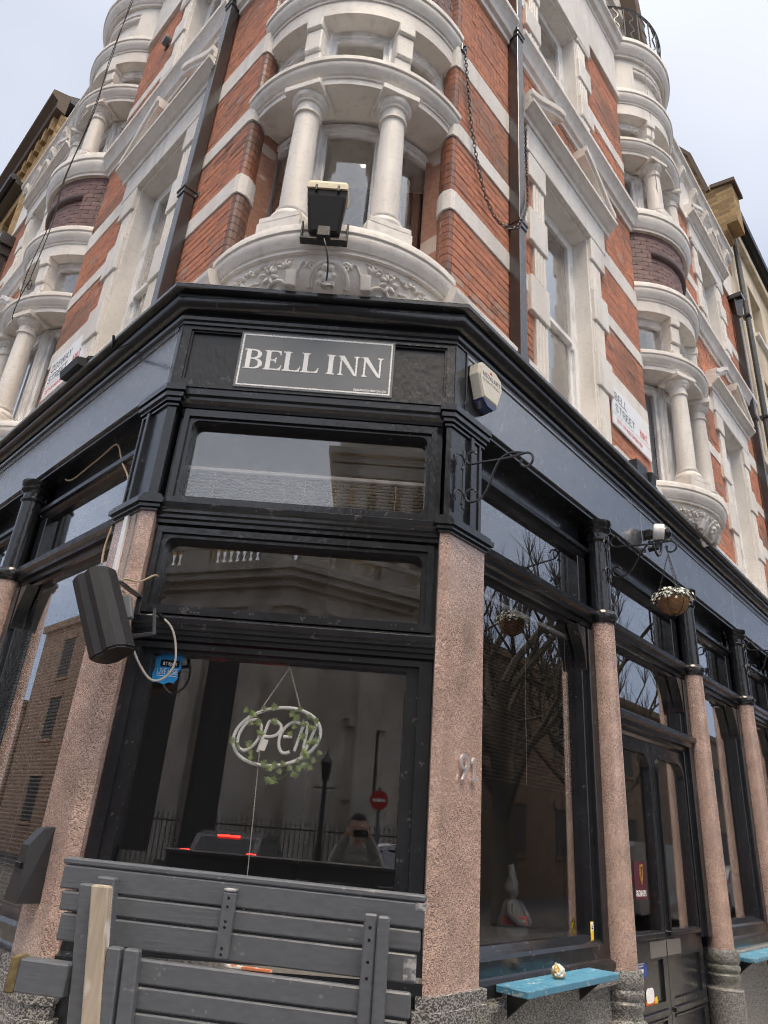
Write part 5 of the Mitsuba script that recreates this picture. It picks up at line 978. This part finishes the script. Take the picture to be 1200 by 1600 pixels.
for p, q in ((A, B), (A, C)):
    d = np.array(q)-np.array(p); Ln = np.linalg.norm(d); d /= Ln
    ms = [block(np.array(p)+d*(Ln/2), d, Ln, .5, 10.8, 11.0), block(np.array(p)+d*(Ln/2), d, Ln, .5, 10.05, 10.2)]
    put(K+'__parapet', cat(ms), 'church_stone')
    bl, pd = [], []
    for s in np.arange(.3, Ln, .28):
        c = np.array(p)+d*s
        if (s % 3.4) < 1.3: pd.append(block(c, d, .28, .42, 10.18, 10.82))
        else: bl.append(lathe([(0, 10.2), (.07, 10.2), (.05, 10.3), (.10, 10.45), (.05, 10.72), (.08, 10.8), (0, 10.8)], 8, c[0], c[1]))
    put(K+'__balusters', cat(bl), 'church_stone', smooth=40, kind='stuff', label='stone balusters'); put(K+'__pedestal', cat(pd), 'church_stone')
    nn = np.array([-d[1], d[0]]); nn = nn if nn[1] > 0 else -nn
    for s in np.arange(1.0, Ln, 2.3):
        put(K+'__pilaster', block(np.array(p)+d*s, d, .8, .7, .3, 8.5), 'church_stone')
        if q is C and s+2.3 < Ln: put(K+'__recess', block(np.array(p)+d*(s+1.15), d, 1.35, .06, .5, 8.0), 'church_dark')
d = np.array(B)-np.array(A); d /= np.linalg.norm(d)
for s in (3.45, 8.05):
    WF = Fr((A[0]+d[0]*s, A[1]+d[1]*s, 0), d, (-d[1], d[0]))
    put(K+'__window', WF(cat([box(-.5, .5, 0, .05, 2.7, 4.7)])), 'church_dark'); put(K+'__window_pediment', WF(cat([cbox(-.65, -.5, -.05, .15, 2.6, 4.8), cbox(.5, .65, -.05, .15, 2.6, 4.8), cbox(-.75, .75, -.05, .2, 2.45, 2.62), cbox(-.8, .8, -.05, .25, 4.8, 5.05), slab(Polygon([(-.9, 5.05), (.9, 5.05), (0, 5.65)]), -.05, .25)])), 'church_stone')
for x in (-2.0, -1.12, -.14, .95, 2.0, 3.1, 4.2): put(K+'__column', lathe([(0, 9.9), (.42, 9.9), (.42, 10.3), (.34, 10.5), (.29, 15.4), (.30, 15.5), (.46, 15.9), (.46, 16.1), (0, 16.1)], 16, x, -24.8), 'church_stone', smooth=40)
put(K+'__portico', cat([box(-2.0, 5, -32, -26.2, 9.9, 16.2), box(-2.55, 5, -32, -24.3, 16.1, 16.7), box(-2.6, 5, -32, -24.2, 16.75, 17.1), box(-2.75, 5, -32, -24.0, 17.1, 17.4), box(-2.3, 5, -32, -24.6, 17.4, 18.5)]), 'church_stone')
K = thing('iron_railings', 'black iron railings in front of the church', 'railing')
bars = [cbox(x-.012, x+.012, -17.82, -17.80, -.1, 1.7, .003) for x in np.arange(-9, 8, .14)]
put(K+'__bars', cat(bars), 'iron', kind='stuff', label='thin upright bars'); put(K+'__rail', cat([box(-9, 8, -17.84, -17.78, 1.45, 1.49), box(-9, 8, -17.84, -17.78, .1, .14)]), 'iron')
K = thing('street_lamp', 'black lamp post with lantern across the street', 'street lamp')
put(K+'__post', lathe([(0, -.15), (.16, -.15), (.16, .5), (.10, .55), (.09, 1.25), (.06, 1.3), (.045, 2.3), (.05, 2.45), (0, 2.45)], 14, -.78, -10.7), 'iron', smooth=40); put(K+'__lantern', lathe([(0, 2.43), (.07, 2.45), (.11, 2.75), (.13, 2.77), (.05, 2.88), (.02, 2.95), (.01, 3.05), (0, 3.05)], 8, -.78, -10.7), 'car_glass'); put(K+'__bar', box(-1.0, -.56, -10.71, -10.69, 2.28, 2.31), 'iron')
K = thing('no_entry_sign', 'round red no entry sign on a grey post', 'road sign')
NF = Fr((.33, -11.7, 0), (-1, 0), (0, 1))
put(K+'__disc', NF(slab(Point(0, 2.18).buffer(.19), .03, .035)), 'red_sign'); put(K+'__bar', NF(slab(sbox(-.14, 2.15, .14, 2.21), .035, .037)), 'lettering_white'); put(K+'__post', NF(lathe([(0, -.15), (.035, -.15), (.035, 2.42), (0, 2.42)], 10, 0, 0)), 'sign_grey', smooth=40)
def car(F, label, paint, van=False):
    K = thing('parked_car' if not van else 'parked_van', label, 'car' if not van else 'van'); L, H, Wd = (4.3, 1.5, 1.76) if not van else (4.9, 1.95, 1.9)
    if not van: prof = [(0, .35), (0, .75), (.08, .92), (.25, .98), (.75, 1.42), (1.2, 1.5), (2.3, 1.46), (3.05, 1.0), (4.1, .86), (4.3, .7), (4.3, .35)]
    else: prof = [(0, .35), (0, 1.0), (.12, 1.85), (.3, 1.95), (3.3, 1.95), (4.1, 1.2), (4.8, 1.05), (4.9, .8), (4.9, .35)]
    pp = Polygon([(x-L/2, z) for x, z in prof]).buffer(-.05).buffer(.05)
    V, Fc = slab(pp, -Wd/2, Wd/2); V = V.copy(); V[:, 1] *= np.where(V[:, 2] > .98, .84, 1.0)
    put(K+'__body', F((V, Fc)), paint)
    gl = cat([slab(Polygon([(.30-L/2, .99), (.75-L/2, 1.37), (.98-L/2, 1.37), (1.0-L/2, .99)]), -Wd/2*.86, Wd/2*.86), slab(Polygon([(1.1-L/2, .99), (1.1-L/2, 1.40), (2.2-L/2, 1.38), (2.75-L/2, .99)]), -Wd/2*.86, Wd/2*.86), hull([(a-L/2, b, c) for b in (-.62, .62) for a, c in ((.245, .985), (.70, 1.385), (.30, .98), (.76, 1.36))])]) if not van else cat([slab(Polygon([(3.2-L/2, 1.25), (3.25-L/2, 1.8), (3.4-L/2, 1.8), (3.95-L/2, 1.25)]), -Wd/2*.86, Wd/2*.86), box(-L/2-.012, -L/2+.2, -.55, .55, 1.2, 1.62)])
    put(K+'__windows', F(gl), 'car_glass')
    for x in (.8-L/2, L/2-.85):
        for sy in (-1, 1):
            t_ = lathe([(0, -.1), (.26, -.1), (.32, -.08), (.32, .08), (.26, .1), (0, .1)], 20); V = t_[0]; V = np.stack([x+V[:, 0], sy*(Wd/2-.08)+V[:, 2], .17+V[:, 1]], 1); put(K+'__wheel', F((V, t_[1])), 'tyre')
    for sy in (-1, 1): put(K+'__tail_light', F(cbox(-L/2-.02, -L/2+.12, sy*.72-.1, sy*.72+.1, 1.0, 1.13, .02)), 'lit_tail_light')
    if not van: put(K+'__brake_light', F(cbox(.68-L/2, .74-L/2, -.25, .25, 1.40, 1.44, .005)), 'lit_tail_light')
scene['lit_tail_light'] = {'type': 'principled', 'base_color': {'type': 'rgb', 'value': [.6, .01, .01]}, 'roughness': .2}
car(Fr((-2.7, -14.3, -.15), (.12, -.99), (.99, .12)), 'dark grey car with red tail lights seen in the corner window', 'car_grey')
for key in [k for k in scene if 'tail_light' in k and k.startswith('parked_car') or 'brake_light' in k]: scene[key]['emitter'] = {'type': 'area', 'radiance': {'type': 'rgb', 'value': [5.0, .12, .08]}}
car(Fr((1.6, -13.2, -.15), (1, -.1), (.1, 1)), 'pale blue grey car standing in the street before the church', 'car_blue')
car(SR.at(18.0, 6.0, -.15), 'grey van parked across the right hand street', 'van_grey', True)
car(SR.at(25.0, 6.0, -.15), 'grey car parked under the second bare tree', 'car_grey')
def wins_wall(name, label, S, s0_, s1_, z1, o, mt, rows, step, cat_='building'):
    K = thing(name, label, cat_); put(K+'__wall', S(cat([box(s0_, s1_, o, o+8, -.15, z1), box(s0_-.1, s1_+.1, o-.15, o+8, z1, z1+.3)])), mt)
    for s in np.arange(s0_+1, s1_-1.4, step):
        for z in rows: put(K+'__window', S(cat([box(s, s+1.0, o-.02, o, z, z+1.6)])), 'church_dark'); put(K+'__lintel', S(cat([cbox(s-.12, s+1.12, o-.06, o, z+1.6, z+1.85), cbox(s-.1, s+1.1, o-.08, o, z-.12, z)])), mt)
wins_wall('brown_brick_terrace', 'brown brick terrace across the right hand street', SR, 9, 44, 7.7, 11.0, 'street_brick', (1.2, 4.6), 3.2)
wins_wall('pink_brick_block', 'pinkish brick block across the left hand street mirrored in the side window', SL, 17, 29.3, 8.6, 9.2, 'pink_brick', (1.0, 4.0, 6.4), 2.6)
wins_wall('low_brick_house', 'low brick house beside the pinkish brick block', SL, 29.6, 46, 5.4, 9.2, 'pink_brick', (1.2,), 3.4)
def bare_tree(S, s, o, h, label, seed, r0=.2):
    K = thing('bare_tree', label, 'tree'); r = np.random.default_rng(seed); base = np.array([s, o, -.15]); tk = spline([base, base+[.05, .03, h*.2], base+[-.06, .08, h*.42], base+[.05, .0, h*.6]], 14)
    put(K+'__trunk', S(tube(tk, np.linspace(r0*1.15, r0*.6, 14), 10)), 'bark', smooth=50)
    ms, tw = [], []
    def grow(p, dvec, L, rad_, lev):
        mid = p+dvec*L*.5+r.normal(0, .06*L, 3); e_ = p+dvec*L+np.array([0, 0, .12*L]); ms.append(tube([p, mid, e_], [rad_, rad_*.8, rad_*.6], 6))
        if lev < 2:
            for j in range(3):
                nd = dvec*.6+r.normal(0, .5, 3)+np.array([0, 0, .35]); nd /= np.linalg.norm(nd); grow(e_ if j else mid, nd, L*r.uniform(.6, .8), rad_*.55, lev+1)
        else:
            for j in range(13): nd = r.normal(0, .24, 3)+np.array([0, 0, 1.0]); nd /= np.linalg.norm(nd); q = e_+nd*r.uniform(.5, 1.4)*.8; tw.append(tube([e_, (e_+q)/2+r.normal(0, .03, 3), q], [.012, .009, .004], 3))
    for j in range(9):
        a = j*1.05+r.uniform(-.3, .3); dv = np.array([math.cos(a)*.7, math.sin(a)*.7, .75]); dv /= np.linalg.norm(dv); grow(tk[-1-(j*2 % 9)], dv, h*.22, r0*.5, 0)
    put(K+'__limbs', S(cat(ms)), 'bark', smooth=50); put(K+'__twigs', S(cat(tw)), 'bark', kind='stuff', label='thin upright twigs')
bare_tree(SR, 12.6, 7.0, 9.0, 'bare pollarded tree across the right hand street, the nearer of two', 3, .27)
bare_tree(SR, 17.4, 7.2, 9.5, 'bare pollarded tree across the right hand street, the farther of two', 9, .2)
# the photographer, seen only in the corner window
PE = thing('person', 'person in a pale coat holding a phone, mirrored in the corner window', 'person')
def body_mesh(bones, ref=.03, it=8):
    m = None
    for a, ra, b, rb in bones:
        pts = []
        for c, q in ((a, ra), (b, rb)):
            s_ = trimesh.creation.icosphere(1, q); pts.append(np.array(s_.vertices)+np.array(c))
        h = m3.Manifold.hull_points(np.vstack(pts)); m = h if m is None else m+h
    m = m.refine_to_length(ref).to_mesh(); t = trimesh.Trimesh(m.vert_properties[:, :3], m.tri_verts); trimesh.smoothing.filter_taubin(t, iterations=it); return np.array(t.vertices), np.array(t.faces)
px, py = -.03, -4.42
B_ = []
for sx in (-1, 1):
    B_ += [((px+sx*.10, py, .92), .095, (px+sx*.11, py+.02, .48), .065), ((px+sx*.11, py+.02, .48), .062, (px+sx*.12, py-.02, .08), .042), ((px+sx*.12, py-.02, .05), .045, (px+sx*.13, py+.15, .035), .035)]
B_ += [((px, py, .95), .13, (px, py, 1.15), .125), ((px-.06, py, 1.25), .12, (px+.06, py, 1.25), .12), ((px-.13, py, 1.37), .075, (px+.13, py, 1.37), .075), ((px, py, 1.40), .06, (px, py+.02, 1.50), .055)]
HD = [((px, py+.02, 1.50), .05, (px, py+.03, 1.55), .062), ((px, py+.02, 1.60), .095, (px, py+.0, 1.66), .095), ((px, py+.06, 1.56), .055, (px, py+.05, 1.62), .075), ((px, py+.13, 1.585), .014, (px, py+.11, 1.63), .012)]
for sx in (-1, 1): HD += [((px+sx*.093, py, 1.60), .016, (px+sx*.095, py-.005, 1.635), .018), ((px+sx*.035, py+.095, 1.628), .016, (px+sx*.036, py+.096, 1.628), .016)]
HD += [((px-.025, py+.105, 1.535), .012, (px+.025, py+.105, 1.535), .012)]
hands = []
for sx in (-1, 1):
    sh_, el, wr = (px+sx*.19, py, 1.37), (px+sx*.27, py+.13, 1.17), (px+sx*.125, py+.33, 1.50)
    B_ += [(sh_, .062, el, .05), (el, .048, wr, .036)]
    pm = (px+sx*.10, py+.375, 1.565); hands.append((wr, .028, pm, .036))
    for k_, (dz, ln) in enumerate(((.045, .075), (.02, .082), (-.005, .078), (-.028, .06))):
        kn = (pm[0]-sx*.012, pm[1]+.012, pm[2]+dz); md = (pm[0]-sx*.035, pm[1]-.004+.028, pm[2]+dz+.012); tp_ = (pm[0]-sx*(.02+ln*.55), pm[1]+.026, pm[2]+dz+.016); hands += [(kn, .0105, md, .0095), (md, .0095, tp_, .008)]
    hands += [((pm[0]-sx*.005, pm[1]-.02, pm[2]-.01), .013, (pm[0]-sx*.035, pm[1]-.03, pm[2]+.03), .0095)]
bm = body_mesh(B_+HD+hands, .02, 6)
put(PE+'__body', bm, 'skin', smooth=True)
def cloth(bones, g): return body_mesh([(a, ra+g, b, rb+g) for a, ra, b, rb in bones], .03, 10)
put(PE+'__coat', cloth([((px, py, .80), .17, (px, py, 1.10), .15)]+[b for b in B_ if b[0][2] > 1.1 and b[0][2] < 1.39 or b[2] == (0, 0, 0)]+[(((px+sx*.27, py+.13, 1.17)), .048, (px+sx*.15, py+.29, 1.44), .042) for sx in (-1, 1)][:0]+[((px+sx*.19, py, 1.37), .062, (px+sx*.27, py+.13, 1.17), .05) for sx in (-1, 1)]+[((px+sx*.27, py+.13, 1.17), .048, (px+sx*.15, py+.295, 1.45), .040) for sx in (-1, 1)], .016), 'coat', smooth=True)
put(PE+'__trousers', cloth([((px+sx*.10, py, .92), .095, (px+sx*.11, py+.02, .48), .065) for sx in (-1, 1)]+[((px+sx*.11, py+.02, .48), .062, (px+sx*.12, py-.02, .13), .05) for sx in (-1, 1)], .012), 'trousers', smooth=True)
put(PE+'__shoe', cat([cloth([((px+sx*.12, py-.02, .05), .045, (px+sx*.13, py+.16, .035), .036)], .008) for sx in (-1, 1)]), 'shoe', smooth=True)
put(PE+'__hair', cloth([((px, py-.03, 1.62), .095, (px, py-.01, 1.69), .088), ((px, py+.03, 1.72), .06, (px, py-.02, 1.71), .07)], .008), 'hair', smooth=True)
K = thing('mobile_phone', 'dark mobile phone held up by the person', 'phone')
put(K+'__body', cbox(-.078, .078, -4.020, -4.010, 1.523, 1.597, .004), 'dark_gloss')
put(K+'__lens_ring', cat([(lambda t_: (np.stack([x+t_[0][:, 0], -4.010+t_[0][:, 2], 1.565+t_[0][:, 1]], 1), t_[1][:, ::-1]))(lathe([(.004, 0), (.008, 0), (.008, .0015), (.004, .0015)], 16)) for x in (.05, .03)]), 'chrome')

GROUPS = {'drainpipe': 'black drainpipes on the street fronts', 'scroll_bracket': 'iron scroll brackets along the shopfront', 'venetian_blind': 'slatted blinds behind the shop windows', 'drinks_shelf': 'blue shelves under the street windows', 'street_name_plate': 'street name plates on the two walls', 'bare_tree': 'bare trees across the right hand street', 'parked_car': 'cars in the streets', 'cornice_floodlight': 'small floodlights on the cornice', 'loose_wire': 'loose wires on the facade'}
for k_, v_ in labels.items():
    for g_, t_ in GROUPS.items():
        if k_ == g_ or (k_.startswith(g_+'_') and k_[len(g_)+1:].isdigit()): v_['group'] = t_
